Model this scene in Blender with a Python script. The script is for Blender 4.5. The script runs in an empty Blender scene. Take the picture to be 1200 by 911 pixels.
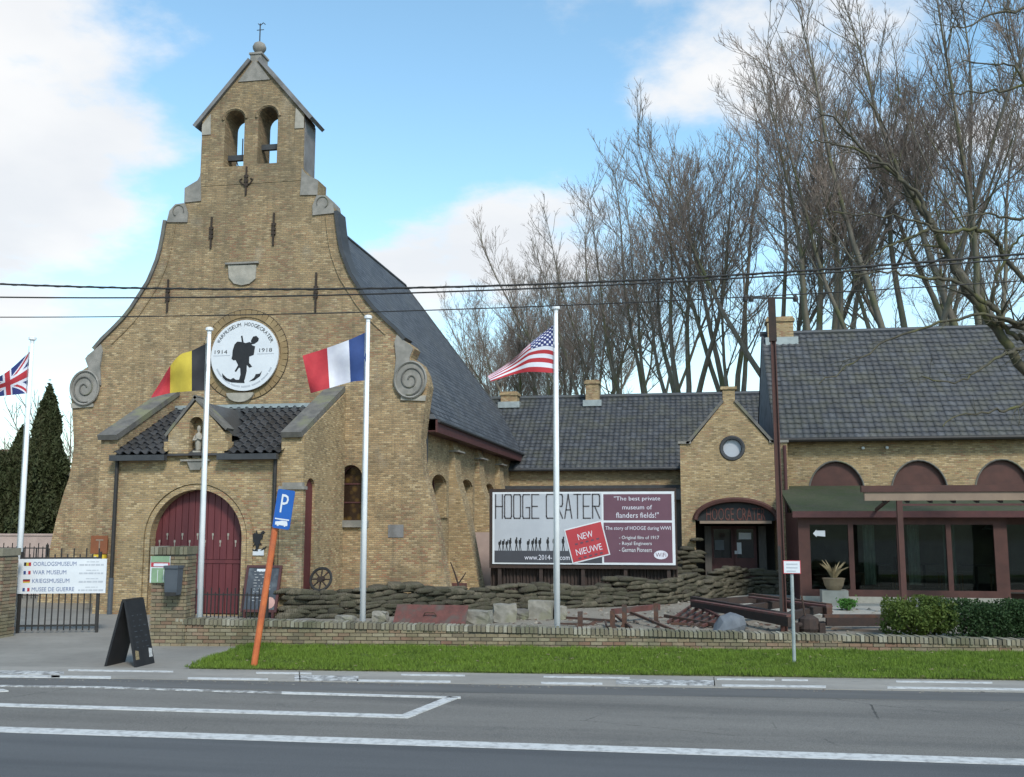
import bpy, bmesh, math, random
import numpy as np
from mathutils import Vector, Matrix
from mathutils.geometry import tessellate_polygon
R = math.radians
random.seed(7); rng = np.random.default_rng(7)
scene = bpy.context.scene
col = scene.collection
# ------------------------------------------------------------------ camera
PW, PH, FPX, PITCH, YAW, CAMH = 1200, 911, 1180.0, 7.5, 10.0, 2.3
cd = bpy.data.cameras.new('camera'); cam = bpy.data.objects.new('camera', cd); col.objects.link(cam)
cd.sensor_fit = 'HORIZONTAL'; cd.sensor_width = 36; cd.lens = 36 * FPX / PW
cd.clip_start = 0.1; cd.clip_end = 5000
cam.location = (0, 0, CAMH); cam.rotation_euler = (R(90 + PITCH), 0, R(YAW))
scene.camera = cam
_F = Vector((-math.sin(R(YAW)) * math.cos(R(PITCH)), math.cos(R(YAW)) * math.cos(R(PITCH)), math.sin(R(PITCH))))
_Rt = Vector((math.cos(R(YAW)), math.sin(R(YAW)), 0)); _U = _Rt.cross(_F)
CAM = Vector((0, 0, CAMH))
def ray(x, y): return _F * FPX + _Rt * (x - PW / 2) + _U * (PH / 2 - y)
def P(x, y, Y): d = ray(x, y); return CAM + d * (Y / d.y)
def PX(x, y, X): d = ray(x, y); return CAM + d * (X / d.x)
def G(x, y, z=0.0): d = ray(x, y); return CAM + d * ((z - CAMH) / d.z)
# ------------------------------------------------------------------ sun, sky, exposure
SUN_EL, SUN_AZ = 42, 148      # azimuth: direction the light comes from, clockwise from +Y
sd = bpy.data.lights.new('sun', 'SUN'); sun = bpy.data.objects.new('sun', sd); col.objects.link(sun)
sd.energy = 2.6; sd.angle = R(10); sd.color = (1.0, .95, .88)
_sv = Vector((math.sin(R(SUN_AZ)) * math.cos(R(SUN_EL)), math.cos(R(SUN_AZ)) * math.cos(R(SUN_EL)), math.sin(R(SUN_EL))))
sun.rotation_euler = (-_sv).to_track_quat('-Z', 'Y').to_euler(); sun.location = (0, -10, 40)
scene.view_settings.view_transform = 'Standard'; scene.view_settings.look = 'None'
scene.view_settings.gamma = 1; scene.view_settings.use_curve_mapping = False
scene.view_settings.exposure = 0.27
w = bpy.data.worlds.new('World'); scene.world = w; w.use_nodes = True
wt = w.node_tree; wt.nodes.clear(); WN = wt.nodes.new; WL = wt.links.new
def wmath(op, a, b=None, c=None, clamp=False):
    n = WN('ShaderNodeMath'); n.operation = op; n.use_clamp = clamp
    for i, v in enumerate((a, b, c)):
        if v is None: continue
        if isinstance(v, (int, float)): n.inputs[i].default_value = v
        else: WL(v, n.inputs[i])
    return n.outputs[0]
def build_world():
    sky = WN('ShaderNodeTexSky'); sky.sky_type = 'NISHITA'; sky.sun_disc = False
    sky.sun_elevation = R(SUN_EL); sky.sun_rotation = R(SUN_AZ); sky.altitude = 20
    sky.air_density = 1.0; sky.dust_density = .6; sky.ozone_density = 1.5
    tc = WN('ShaderNodeTexCoord'); sx = WN('ShaderNodeSeparateXYZ'); WL(tc.outputs['Generated'], sx.inputs[0])
    zz = wmath('ADD', wmath('MAXIMUM', sx.outputs[2], 0.0), .22)
    cx = WN('ShaderNodeCombineXYZ'); WL(wmath('DIVIDE', sx.outputs[0], zz), cx.inputs[0]); WL(wmath('DIVIDE', sx.outputs[1], zz), cx.inputs[1])
    def noise(scale, det, rough, off):
        m = WN('ShaderNodeMapping'); m.inputs['Location'].default_value = off; WL(cx.outputs[0], m.inputs[0])
        n = WN('ShaderNodeTexNoise'); n.inputs['Scale'].default_value = scale; n.inputs['Detail'].default_value = det
        n.inputs['Roughness'].default_value = rough; WL(m.outputs[0], n.inputs['Vector']); return n.outputs[0]
    n1 = noise(2.6, 9, .58, (3.1, 1.7, 0)); n2 = noise(.55, 3, .5, (7.3, 2.2, 0))
    v = wmath('ADD', wmath('ADD', wmath('MULTIPLY', n1, 1.7), wmath('MULTIPLY', n2, .45)), -.585)
    # cloud banks (direction, angular radius, weight): the photographed sky
    for (px, py, rad, wgt) in ((40, 90, 8, .22), (10, 250, 8, .24), (-60, 60, 12, .14), (150, 190, 4, .10), (60, 330, 6, .10), (830, 60, 6.5, .20), (940, 40, 7, .12), (600, 215, 4.5, .20), (690, 200, 4, .12), (520, 330, 6.5, .30), (640, 290, 6, .22), (1050, 200, 10, .16),
                               (420, 80, 10, -.25), (340, 230, 7, -.2), (560, 110, 6, -.2), (440, 230, 4, -.12), (690, 120, 3.0, -.08)):
        d = ray(px, py).normalized()
        vd = WN('ShaderNodeVectorMath'); vd.operation = 'DOT_PRODUCT'; WL(tc.outputs['Generated'], vd.inputs[0]); vd.inputs[1].default_value = d
        mr = WN('ShaderNodeMapRange'); mr.interpolation_type = 'SMOOTHSTEP'
        mr.inputs['From Min'].default_value = math.cos(R(rad)); mr.inputs['From Max'].default_value = 1.0
        mr.inputs['To Min'].default_value = 0; mr.inputs['To Max'].default_value = wgt; WL(vd.outputs['Value'], mr.inputs['Value'])
        v = wmath('ADD', v, mr.outputs[0])
    mr = WN('ShaderNodeMapRange'); mr.interpolation_type = 'SMOOTHSTEP'
    mr.inputs['From Min'].default_value = .52; mr.inputs['From Max'].default_value = .90; mr.inputs['To Max'].default_value = .96; WL(v, mr.inputs['Value'])
    low = WN('ShaderNodeMapRange'); low.inputs['From Min'].default_value = .0; low.inputs['From Max'].default_value = .28
    low.inputs['To Min'].default_value = .62; low.inputs['To Max'].default_value = 0; WL(sx.outputs[2], low.inputs['Value'])
    fac = wmath('MAXIMUM', mr.outputs[0], low.outputs[0])
    n3 = noise(2.2, 5, .5, (1.1, 9.2, 0))
    cr = WN('ShaderNodeValToRGB'); WL(n3, cr.inputs[0])
    cr.color_ramp.elements[0].position = .35; cr.color_ramp.elements[0].color = (7.1, 7.3, 7.6, 1)
    cr.color_ramp.elements[1].position = .6; cr.color_ramp.elements[1].color = (8.3, 8.3, 8.3, 1)
    hs = WN('ShaderNodeHueSaturation'); hs.inputs['Saturation'].default_value = 1.0; hs.inputs['Value'].default_value = SKY_GAIN; WL(sky.outputs[0], hs.inputs['Color'])
    mx = WN('ShaderNodeMix'); mx.data_type = 'RGBA'; WL(fac, mx.inputs['Factor']); 
    tint = WN('ShaderNodeMix'); tint.data_type = 'RGBA'; tint.blend_type = 'MULTIPLY'; tint.inputs['Factor'].default_value = 1.0; tint.inputs['B'].default_value = (.90, 1.05, .95, 1)
    WL(hs.outputs[0], tint.inputs['A']); WL(tint.outputs['Result'], mx.inputs['A']); WL(cr.outputs[0], mx.inputs['B'])
    bg = WN('ShaderNodeBackground'); bg.inputs['Strength'].default_value = .1; WL(mx.outputs['Result'], bg.inputs['Color'])
    o = WN('ShaderNodeOutputWorld'); WL(bg.outputs[0], o.inputs[0])
SKY_GAIN = 2.25
build_world()
# ------------------------------------------------------------------ materials
M = {}
class NT:
    def __init__(s, name):
        s.m = bpy.data.materials.new(name); s.m.use_nodes = True; s.t = s.m.node_tree; s.t.nodes.clear()
        s.out = s.n('ShaderNodeOutputMaterial'); s.b = s.n('ShaderNodeBsdfPrincipled'); s.l(s.b.outputs[0], s.out.inputs[0])
        s.tc = s.n('ShaderNodeTexCoord'); M[name] = s.m
    def n(s, t, **k):
        x = s.t.nodes.new(t)
        for a, v in k.items(): setattr(x, a, v)
        return x
    def l(s, a, b): s.t.links.new(a, b)
    def put(s, v, inp):
        if hasattr(v, 'is_output') or isinstance(v, bpy.types.NodeSocket): s.l(v, inp)
        else:
            if isinstance(v, tuple) and len(v) == 3 and inp.type == 'RGBA': v = (*v, 1)
            inp.default_value = v
    def math(s, op, a, b=0.0, clamp=False):
        x = s.n('ShaderNodeMath', operation=op, use_clamp=clamp); s.put(a, x.inputs[0]); s.put(b, x.inputs[1]); return x.outputs[0]
    def vec(s, scale=(1, 1, 1), src=None):
        x = s.n('ShaderNodeMapping'); x.inputs['Scale'].default_value = scale; s.l(src or s.tc.outputs['Object'], x.inputs[0]); return x.outputs[0]
    def noise(s, scale, det=4, rough=.55, v=None):
        x = s.n('ShaderNodeTexNoise'); x.inputs['Scale'].default_value = scale; x.inputs['Detail'].default_value = det; x.inputs['Roughness'].default_value = rough
        s.l(v or s.tc.outputs['Object'], x.inputs['Vector']); return x.outputs[0]
    def ramp(s, f, a, b, ca=(0, 0, 0), cb=(1, 1, 1)):
        x = s.n('ShaderNodeMapRange'); x.inputs['From Min'].default_value = a; x.inputs['From Max'].default_value = b; s.l(f, x.inputs['Value'])
        if ca == (0, 0, 0) and cb == (1, 1, 1): return x.outputs[0]
        return s.mix(x.outputs[0], ca, cb)
    def mix(s, f, a, b, bt='MIX'):
        x = s.n('ShaderNodeMix', data_type='RGBA', blend_type=bt); s.put(f, x.inputs['Factor']); s.put(a, x.inputs['A']); s.put(b, x.inputs['B']); return x.outputs['Result']
    def bump(s, h, st=.3, d=.02):
        x = s.n('ShaderNodeBump'); x.inputs['Strength'].default_value = st; x.inputs['Distance'].default_value = d; s.l(h, x.inputs['Height']); s.l(x.outputs[0], s.b.inputs['Normal'])
    def fin(s, c, rough=.8, metal=0, spec=.5):
        s.put(c, s.b.inputs['Base Color']); s.put(rough, s.b.inputs['Roughness']); s.b.inputs['Metallic'].default_value = metal
        s.b.inputs['Specular IOR Level'].default_value = spec; return s.m
def plain(name, c1, c2=None, scale=6, rough=.8, metal=0, bump=.15, bscale=40, spec=.4, c3=None, s3=1.2, lo=.35, hi=.65, stretch=(1, 1, 1), rnd=0):
    k = NT(name); c2 = c2 or tuple(x * .75 for x in c1)
    c = k.mix(k.ramp(k.noise(scale, 6, v=k.vec(stretch)), lo, hi), c1, c2)
    if c3: c = k.mix(k.ramp(k.noise(s3, 5), .5, .68), c, c3)
    if rnd:
        oi = k.n('ShaderNodeObjectInfo'); hv = k.n('ShaderNodeHueSaturation'); k.l(c, hv.inputs['Color'])
        k.l(k.math('ADD', k.math('MULTIPLY', oi.outputs['Random'], 2 * rnd), 1 - rnd), hv.inputs['Value']); c = hv.outputs[0]
    if bump: k.bump(k.noise(bscale, 4), bump)
    return k.fin(c, rough, metal, spec)
def brick(name, c1, c2, mortar, bw=.15, rh=.053, stain=(.10, .085, .06), samt=.5, top=False, red=.25):
    k = NT(name); s = k.n('ShaderNodeSeparateXYZ'); k.l(k.tc.outputs['Object'], s.inputs[0])
    wob = k.math('MULTIPLY', k.math('SUBTRACT', k.noise(.9, 2), .5), .05)
    cb = k.n('ShaderNodeCombineXYZ'); k.l(k.math('ADD', s.outputs[0], s.outputs[1]), cb.inputs[0]); k.l(k.math('ADD', s.outputs[2], wob), cb.inputs[1])
    b = k.n('ShaderNodeTexBrick'); k.l(cb.outputs[0], b.inputs['Vector'])
    for n_, v in (('Scale', 1), ('Mortar Size', .0085), ('Mortar Smooth', .3), ('Bias', 0), ('Brick Width', bw), ('Row Height', rh)): b.inputs[n_].default_value = v
    k.put(c1, b.inputs['Color1']); k.put(c2, b.inputs['Color2']); k.put(mortar, b.inputs['Mortar'])
    c = b.outputs['Color']
    # single odd bricks: red and dark ones
    fz = k.math('FLOOR', k.math('DIVIDE', cb.inputs[1].links[0].from_socket, rh)); odd = k.math('FLOORED_MODULO', fz, 2.0); fx = k.math('FLOOR', k.math('ADD', k.math('DIVIDE', cb.inputs[0].links[0].from_socket, bw), k.math('MULTIPLY', k.math('SUBTRACT', 1.0, odd), .5)))
    c2v = k.n('ShaderNodeCombineXYZ'); k.l(fx, c2v.inputs[0]); k.l(fz, c2v.inputs[1])
    wn = k.n('ShaderNodeTexWhiteNoise', noise_dimensions='2D'); k.l(c2v.outputs[0], wn.inputs['Vector'])
    inv = k.math('SUBTRACT', 1.0, b.outputs['Fac'])
    zone = k.ramp(k.noise(.35, 3), .42, .62)
    rm = k.math('MULTIPLY', k.math('MULTIPLY', k.math('GREATER_THAN', wn.outputs['Value'], 1 - red), inv), k.math('ADD', k.math('MULTIPLY', zone, .6), .1))
    c = k.mix(rm, c, (.30, .13, .075))
    dm = k.math('MULTIPLY', k.math('LESS_THAN', wn.outputs['Value'], .14), inv)
    c = k.mix(k.math('MULTIPLY', dm, .62), c, tuple(x * .4 for x in c1))
    lm = k.math('MULTIPLY', k.math('GREATER_THAN', k.math('FRACT', k.math('MULTIPLY', wn.outputs['Value'], 7.0)), .86), inv)
    c = k.mix(k.math('MULTIPLY', lm, .55), c, (.58, .45, .27))
    st = k.math('MULTIPLY', k.ramp(k.noise(.7, 8, .65), .45, .72), samt)
    c = k.mix(st, c, stain)
    st2 = k.math('MULTIPLY', k.ramp(k.noise(2.2, 6, .6, k.vec((1.6, 1.6, .45))), .52, .75), samt * .8)
    c = k.mix(st2, c, stain)
    if top:      # soot and lichen on the exposed upper gable, rain streaks
        hi = k.ramp(s.outputs[2], 5.5, 12.5)
        c = k.mix(k.math('MULTIPLY', k.math('MULTIPLY', hi, k.ramp(k.noise(1.3, 7, .7), .30, .62)), .62), c, (.125, .105, .07))
        stv = k.ramp(k.noise(1.6, 6, .65, k.vec((3.2, 3.2, .16))), .52, .72); c = k.mix(k.math('MULTIPLY', stv, .5), c, (.10, .082, .055))
        lich = k.math('MULTIPLY', k.ramp(k.noise(2.7, 7, .7), .62, .72), k.math('MULTIPLY', hi, .55)); c = k.mix(lich, c, (.30, .20, .06))
    pale = k.math('MULTIPLY', k.ramp(k.noise(1.1, 5, .6, k.vec((1.3, 1.3, .8))), .58, .78), .3)
    c = k.mix(pale, c, (.45, .40, .32))
    fine = k.ramp(k.noise(45, 3), .3, .7, (.8, .8, .8), (1.15, 1.15, 1.15)); c = k.mix(1.0, c, fine, 'MULTIPLY')
    h = k.math('ADD', k.math('MULTIPLY', inv, .8), k.math('MULTIPLY', k.noise(60, 3), .4)); k.bump(h, .6, .012)
    return k.fin(c, .9, 0, .2)
brick('brick_chapel', (.44, .308, .165), (.31, .212, .114), (.265, .215, .145), samt=.6, top=True)
brick('brick_museum', (.44, .318, .168), (.315, .222, .115), (.28, .225, .152), samt=.4, red=.2)
brick('brick_yard', (.25, .205, .13), (.16, .125, .085), (.25, .23, .18), stain=(.085, .095, .05), samt=.65)
plain('stone_grey', (.27, .25, .225), (.19, .18, .16), 5, .85, c3=(.16, .155, .14), s3=1.6)
plain('stone_pale', (.36, .33, .28), (.27, .25, .21), 6, .85, c3=(.24, .23, .2), s3=2)
plain('coping_stone', (.15, .14, .125), (.10, .095, .088), 5, .85, c3=(.17, .17, .10), s3=1.5)
plain('lead_dark', (.035, .036, .04), (.05, .052, .055), 4, .55)
plain('lead_pale', (.33, .37, .37), (.25, .28, .285), 5, .5, metal=.2)
plain('red_paint', (.125, .03, .033), (.10, .023, .027), 3, .55, bump=.08, rnd=.12, stretch=(3, 3, .4))
plain('maroon_timber', (.08, .031, .024), (.06, .024, .019), 4, .6, bump=.08)
plain('fascia_red', (.085, .03, .028), (.065, .024, .024), 4, .6)
plain('rust', (.105, .05, .032), (.06, .035, .027), 9, .9, bump=.3, c3=(.06, .05, .045), s3=5)
plain('rust_red', (.13, .05, .042), (.09, .037, .032), 8, .85, bump=.25, c3=(.09, .07, .06), s3=4)
plain('rust_dark', (.05, .032, .026), (.035, .026, .023), 8, .9, bump=.3)
plain('iron_black', (.018, .018, .018), (.03, .026, .024), 8, .6)
plain('iron_stain', (.05, .035, .025), (.03, .022, .018), 12, .9)
plain('white_paint', (.78, .79, .80), (.70, .71, .73), 3, .35, bump=0)
plain('white_sign', (.62, .64, .67), (.57, .59, .62), 2, .45, bump=0)
plain('board_grey', (.42, .44, .48), (.37, .39, .43), 1.2, .45, bump=0)
plain('board_plum', (.13, .06, .085), (.115, .052, .075), 2, .45, bump=0)
plain('board_slate', (.055, .058, .07), (.05, .05, .06), 2, .5, bump=0)
plain('sign_red', (.42, .045, .055), (.37, .04, .05), 2, .45, bump=0)
plain('ink_black', (.012, .012, .014), (.018, .018, .02), 5, .6, bump=0)
plain('ink_grey', (.07, .065, .07), (.06, .055, .06), 5, .6, bump=0)
plain('ink_blue', (.12, .16, .30), (.10, .14, .27), 5, .6, bump=0)
plain('ink_faint', (.42, .44, .48), (.38, .4, .44), 5, .6, bump=0)
plain('sign_blue', (.015, .10, .38), (.012, .085, .34), 3, .35, bump=0)
plain('sign_brown', (.22, .075, .03), (.18, .06, .026), 3, .5, bump=0)
plain('sign_yellow', (.62, .42, .03), (.55, .36, .03), 3, .5, bump=0)
plain('sign_green', (.22, .33, .20), (.18, .27, .17), 6, .6, bump=0)
plain('orange_paint', (.52, .14, .045), (.42, .10, .035), 7, .55, c3=(.30, .09, .045), s3=3)
plain('flag_red', (.40, .03, .04), (.35, .025, .035), 6, .8, bump=.05)
plain('flag_yellow', (.52, .40, .05), (.46, .35, .045), 6, .8, bump=.05)
plain('flag_black', (.02, .02, .024), (.026, .026, .03), 6, .8, bump=.05)
plain('flag_white', (.64, .64, .70), (.57, .57, .64), 6, .8, bump=.05)
plain('flag_blue', (.028, .06, .19), (.023, .05, .165), 6, .8, bump=.05)
plain('flag_navy', (.022, .032, .14), (.02, .028, .12), 6, .8, bump=.05)
plain('grey_plastic', (.075, .085, .10), (.06, .07, .085), 4, .45, bump=0)
plain('slate_board', (.055, .065, .08), (.045, .052, .065), 3, .7, bump=0, c3=(.10, .115, .13), s3=4)
plain('chalk', (.5, .5, .5), (.3, .3, .3), 30, .9, bump=0)
plain('cloth_pink', (.5, .3, .26), (.42, .25, .22), 5, .8, bump=0)
plain('pink_wall', (.42, .32, .28), (.36, .27, .24), 3, .85)
plain('tan_paint', (.25, .18, .13), (.21, .15, .11), 3, .6, bump=.05)
plain('bark', (.19, .168, .135), (.125, .11, .088), 5, .95, bump=.4, bscale=14, c3=(.115, .12, .055), s3=.8, stretch=(1, 1, .25))
plain('bark_mossy', (.085, .075, .05), (.055, .05, .038), 5, .95, bump=.5, bscale=14, c3=(.095, .095, .03), s3=1.5)
plain('twig', (.27, .215, .185), (.20, .16, .135), 3, .95, bump=0)
plain('soil_gravel', (.28, .25, .205), (.19, .168, .137), 26, .95, bump=.8, bscale=60, c3=(.20, .175, .14), s3=.8)
plain('concrete_block', (.27, .25, .215), (.19, .175, .145), 8, .9, bump=.3, c3=(.2, .19, .13), s3=3)
plain('boulder', (.135, .15, .17), (.10, .112, .13), 5, .85, bump=.5, bscale=10)
plain('terracotta', (.24, .18, .11), (.19, .14, .09), 5, .85)
plain('red_tile', (.30, .10, .06), (.22, .075, .05), 8, .85)
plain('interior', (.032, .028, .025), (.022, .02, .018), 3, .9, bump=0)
plain('render_grey', (.20, .195, .195), (.155, .15, .15), 3, .85, c3=(.12, .115, .11), s3=1.5)
plain('plinth_pale', (.36, .34, .30), (.28, .27, .23), 4, .9)
plain('timber_grey', (.11, .10, .09), (.08, .072, .065), 5, .85, stretch=(6, 6, .6))
def sandbag_mat(name, c1, c2, c3):
    k = NT(name); oi = k.n('ShaderNodeObjectInfo')
    c = k.mix(oi.outputs['Random'], c1, c2)
    c = k.mix(k.ramp(k.noise(4, 5), .42, .62), c, c3)
    c = k.mix(k.math('MULTIPLY', k.ramp(k.noise(14, 5), .55, .7), .5), c, (.045, .042, .03))
    wv = k.n('ShaderNodeTexWave'); wv.inputs['Scale'].default_value = 9; wv.inputs['Distortion'].default_value = 6; wv.inputs['Detail'].default_value = 3; k.l(k.tc.outputs['Object'], wv.inputs['Vector'])
    k.bump(k.math('ADD', k.noise(22, 5), k.math('MULTIPLY', wv.outputs['Fac'], .45)), .7, .03); return k.fin(c, .95, 0, .2)
sandbag_mat('sandbag', (.15, .128, .092), (.06, .053, .041), (.075, .07, .048))
def leaf_mat(name, c1, c2, sc=1.5, trans=.3):
    k = NT(name); c = k.mix(k.ramp(k.noise(sc, 4), .35, .65), c1, c2)
    c = k.mix(k.ramp(k.noise(sc * 9, 2), .35, .7), c, tuple(min(1, x * 1.45) for x in c1))
    k.fin(c, .7, 0, .25)
    tr = k.n('ShaderNodeBsdfTranslucent'); k.l(c, tr.inputs[0]); mx = k.n('ShaderNodeMixShader'); mx.inputs[0].default_value = trans
    k.l(k.b.outputs[0], mx.inputs[1]); k.l(tr.outputs[0], mx.inputs[2]); k.l(mx.outputs[0], k.out.inputs[0]); return k.m
leaf_mat('grass', (.13, .195, .026), (.075, .115, .022), 1.6)
leaf_mat('conifer', (.04, .05, .02), (.055, .052, .024), 1.0, .15)
leaf_mat('shrub_light', (.075, .105, .02), (.05, .08, .018), 3)
leaf_mat('shrub_dark', (.028, .055, .018), (.02, .042, .014), 3)
leaf_mat('dry_leaf', (.30, .24, .14), (.22, .17, .10), 6)
leaf_mat('green_leaf', (.06, .16, .03), (.05, .12, .02), 6)
def slate_mat():
    k = NT('slate'); s = k.n('ShaderNodeSeparateXYZ'); k.l(k.tc.outputs['Object'], s.inputs[0])
    cb = k.n('ShaderNodeCombineXYZ'); k.l(k.math('ADD', s.outputs[1], k.math('MULTIPLY', s.outputs[0], .0)), cb.inputs[0]); k.l(s.outputs[2], cb.inputs[1])
    b = k.n('ShaderNodeTexBrick'); k.l(cb.outputs[0], b.inputs['Vector'])
    for n_, v in (('Scale', 1), ('Mortar Size', .018), ('Mortar Smooth', .2), ('Bias', 0), ('Brick Width', .3), ('Row Height', .17)): b.inputs[n_].default_value = v
    k.put((.10, .108, .122), b.inputs['Color1']); k.put((.042, .046, .055), b.inputs['Color2']); k.put((.012, .013, .015), b.inputs['Mortar'])
    c = k.mix(k.math('MULTIPLY', k.ramp(k.noise(.5, 5), .45, .65), .35), b.outputs['Color'], (.105, .105, .10))
    k.bump(k.math('SUBTRACT', 1.0, b.outputs['Fac']), .9, .03); return k.fin(c, .62, 0, .4)
slate_mat()
def tile_mat(name, c1, c2, cw, rh, glaze=.42):
    k = NT(name); s = k.n('ShaderNodeSeparateXYZ'); k.l(k.tc.outputs['Object'], s.inputs[0])
    cb = k.n('ShaderNodeCombineXYZ'); k.l(k.math('FLOOR', k.math('DIVIDE', s.outputs[0], cw)), cb.inputs[0]); k.l(k.math('FLOOR', k.math('DIVIDE', s.outputs[2], rh)), cb.inputs[1])
    wn = k.n('ShaderNodeTexWhiteNoise', noise_dimensions='2D'); k.l(cb.outputs[0], wn.inputs['Vector'])
    c = k.mix(wn.outputs['Value'], c1, c2)
    c = k.mix(k.math('MULTIPLY', k.ramp(k.noise(.45, 6, .6), .52, .7), .55), c, (.085, .082, .06))
    c = k.mix(k.math('MULTIPLY', k.ramp(k.noise(3.5, 6, .65), .56, .7), .4), c, (.15, .155, .15))
    k.bump(k.noise(30, 3), .15); return k.fin(c, glaze, 0, .6)
tile_mat('roof_tile', (.085, .09, .105), (.05, .054, .064), .235, .2)
plain('pantile', (.038, .04, .046), (.028, .03, .034), 5, .38, spec=.6, rnd=.35)
def ground_mats():
    k = NT('asphalt'); v = k.vec((.12, 1.2, 1))
    c = k.mix(k.ramp(k.noise(1.0, 6, .6, v), .35, .65), (.185, .175, .16), (.135, .128, .118))
    c = k.mix(k.math('MULTIPLY', k.ramp(k.noise(.5, 5, .6, k.vec((.16, 1.9, 1))), .50, .70), .55), c, (.085, .084, .083))
    c = k.mix(k.math('MULTIPLY', k.ramp(k.noise(1.7, 6, .7), .58, .70), .45), c, (.095, .093, .09))
    vo = k.n('ShaderNodeTexVoronoi', feature='DISTANCE_TO_EDGE'); vo.inputs['Scale'].default_value = .45; k.l(k.vec((1, 1.3, 1)), vo.inputs['Vector'])
    ck = k.math('MULTIPLY', k.math('LESS_THAN', k.math('ADD', vo.outputs['Distance'], k.math('MULTIPLY', k.noise(9, 4), .016)), .0115), k.ramp(k.noise(.4, 3), .48, .56)); c = k.mix(k.math('MULTIPLY', ck, .7), c, (.03, .03, .03))
    sp = k.ramp(k.noise(110, 3), .3, .7, (.6, .6, .6), (1.4, 1.4, 1.4)); c = k.mix(1.0, c, sp, 'MULTIPLY')
    k.bump(k.noise(180, 2), .5, .008); k.fin(c, .92, 0, .2)
    k = NT('asphalt_blue'); c = k.mix(k.ramp(k.noise(1.0, 6, .6, k.vec((.1, 1.5, 1))), .35, .65), (.105, .107, .11), (.075, .077, .081))
    sp = k.ramp(k.noise(110, 3), .3, .7, (.6, .6, .6), (1.4, 1.4, 1.4)); c = k.mix(1.0, c, sp, 'MULTIPLY')
    k.bump(k.noise(180, 2), .45, .008); k.fin(c, .82, 0, .3)
    k = NT('asphalt_dark'); c = k.mix(k.ramp(k.noise(1.4, 6, .6, k.vec((.2, 1.4, 1))), .35, .65), (.085, .083, .08), (.125, .122, .118))
    k.bump(k.noise(180, 2), .3, .006); k.fin(c, .8, 0, .35)
    k = NT('concrete'); c = k.mix(k.ramp(k.noise(.9, 6, .6, k.vec((.5, 1.5, 1))), .35, .65), (.30, .28, .25), (.225, .21, .19))
    c = k.mix(k.math('MULTIPLY', k.ramp(k.noise(7, 5), .55, .75), .4), c, (.14, .135, .125))
    k.bump(k.noise(120, 3), .25, .006); k.fin(c, .85, 0, .3)
    k = NT('paving'); c = k.mix(k.ramp(k.noise(.6, 6, .6), .35, .65), (.25, .235, .21), (.19, .178, .16))
    c = k.mix(k.math('MULTIPLY', k.ramp(k.noise(5, 5), .52, .75), .35), c, (.12, .115, .105))
    k.bump(k.noise(90, 3), .3, .006); k.fin(c, .85, 0, .3)
    k = NT('road_paint'); n_ = k.noise(9, 6, .7)
    c = k.mix(k.ramp(n_, .46, .66), (.52, .52, .51), (.30, .295, .29)); k.fin(c, .75, 0, .3)
    k = NT('road_paint_worn'); n_ = k.noise(7, 7, .75)
    c = k.mix(k.ramp(n_, .42, .56), (.52, .52, .51), (.19, .185, .18)); k.fin(c, .75, 0, .3)
    k = NT('earth'); c = k.mix(k.ramp(k.noise(.15, 6, .6), .35, .65), (.10, .12, .05), (.13, .11, .07)); k.bump(k.noise(12, 5), .5); k.fin(c, .95, 0, .2)
    k = NT('turf'); c = k.mix(k.ramp(k.noise(3, 6, .6), .35, .65), (.075, .11, .022), (.075, .075, .03)); k.bump(k.noise(40, 5), .6); k.fin(c, .95, 0, .2)
    k = NT('moss_roof'); c = k.mix(k.ramp(k.noise(2.0, 6, .6), .35, .65), (.052, .066, .032), (.07, .07, .047))
    c = k.mix(k.math('MULTIPLY', k.ramp(k.noise(14, 5), .45, .7), .7), c, (.04, .045, .028)); k.bump(k.noise(25, 5), .6, .03); k.fin(c, .95, 0, .2)
    k = NT('glass_dark'); k.fin((.012, .014, .013), .04, 0, .5); k.b.inputs['Transmission Weight'].default_value = 0
    k = NT('glass'); k.fin((.55, .6, .58), .0, 0, .5)
    tr = k.n('ShaderNodeBsdfTransparent'); tr.inputs[0].default_value = (.68, .72, .70, 1); gl = k.n('ShaderNodeBsdfGlossy'); gl.inputs['Roughness'].default_value = .01
    gl.inputs['Color'].default_value = (.9, .95, .95, 1)
    fr = k.n('ShaderNodeFresnel'); fr.inputs[0].default_value = 1.45; mx = k.n('ShaderNodeMixShader'); k.l(fr.outputs[0], mx.inputs[0]); k.l(tr.outputs[0], mx.inputs[1]); k.l(gl.outputs[0], mx.inputs[2]); k.l(mx.outputs[0], k.out.inputs[0])
ground_mats()
# stained glass of the chapel window
k = NT('stained_glass'); vo = k.n('ShaderNodeTexVoronoi'); vo.inputs['Scale'].default_value = 5; k.l(k.tc.outputs['Object'], vo.inputs['Vector'])
c = k.mix(k.ramp(vo.outputs['Distance'], .15, .5), (.10, .06, .02), (.03, .018, .012)); k.fin(c, .15, 0, .5)
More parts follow.
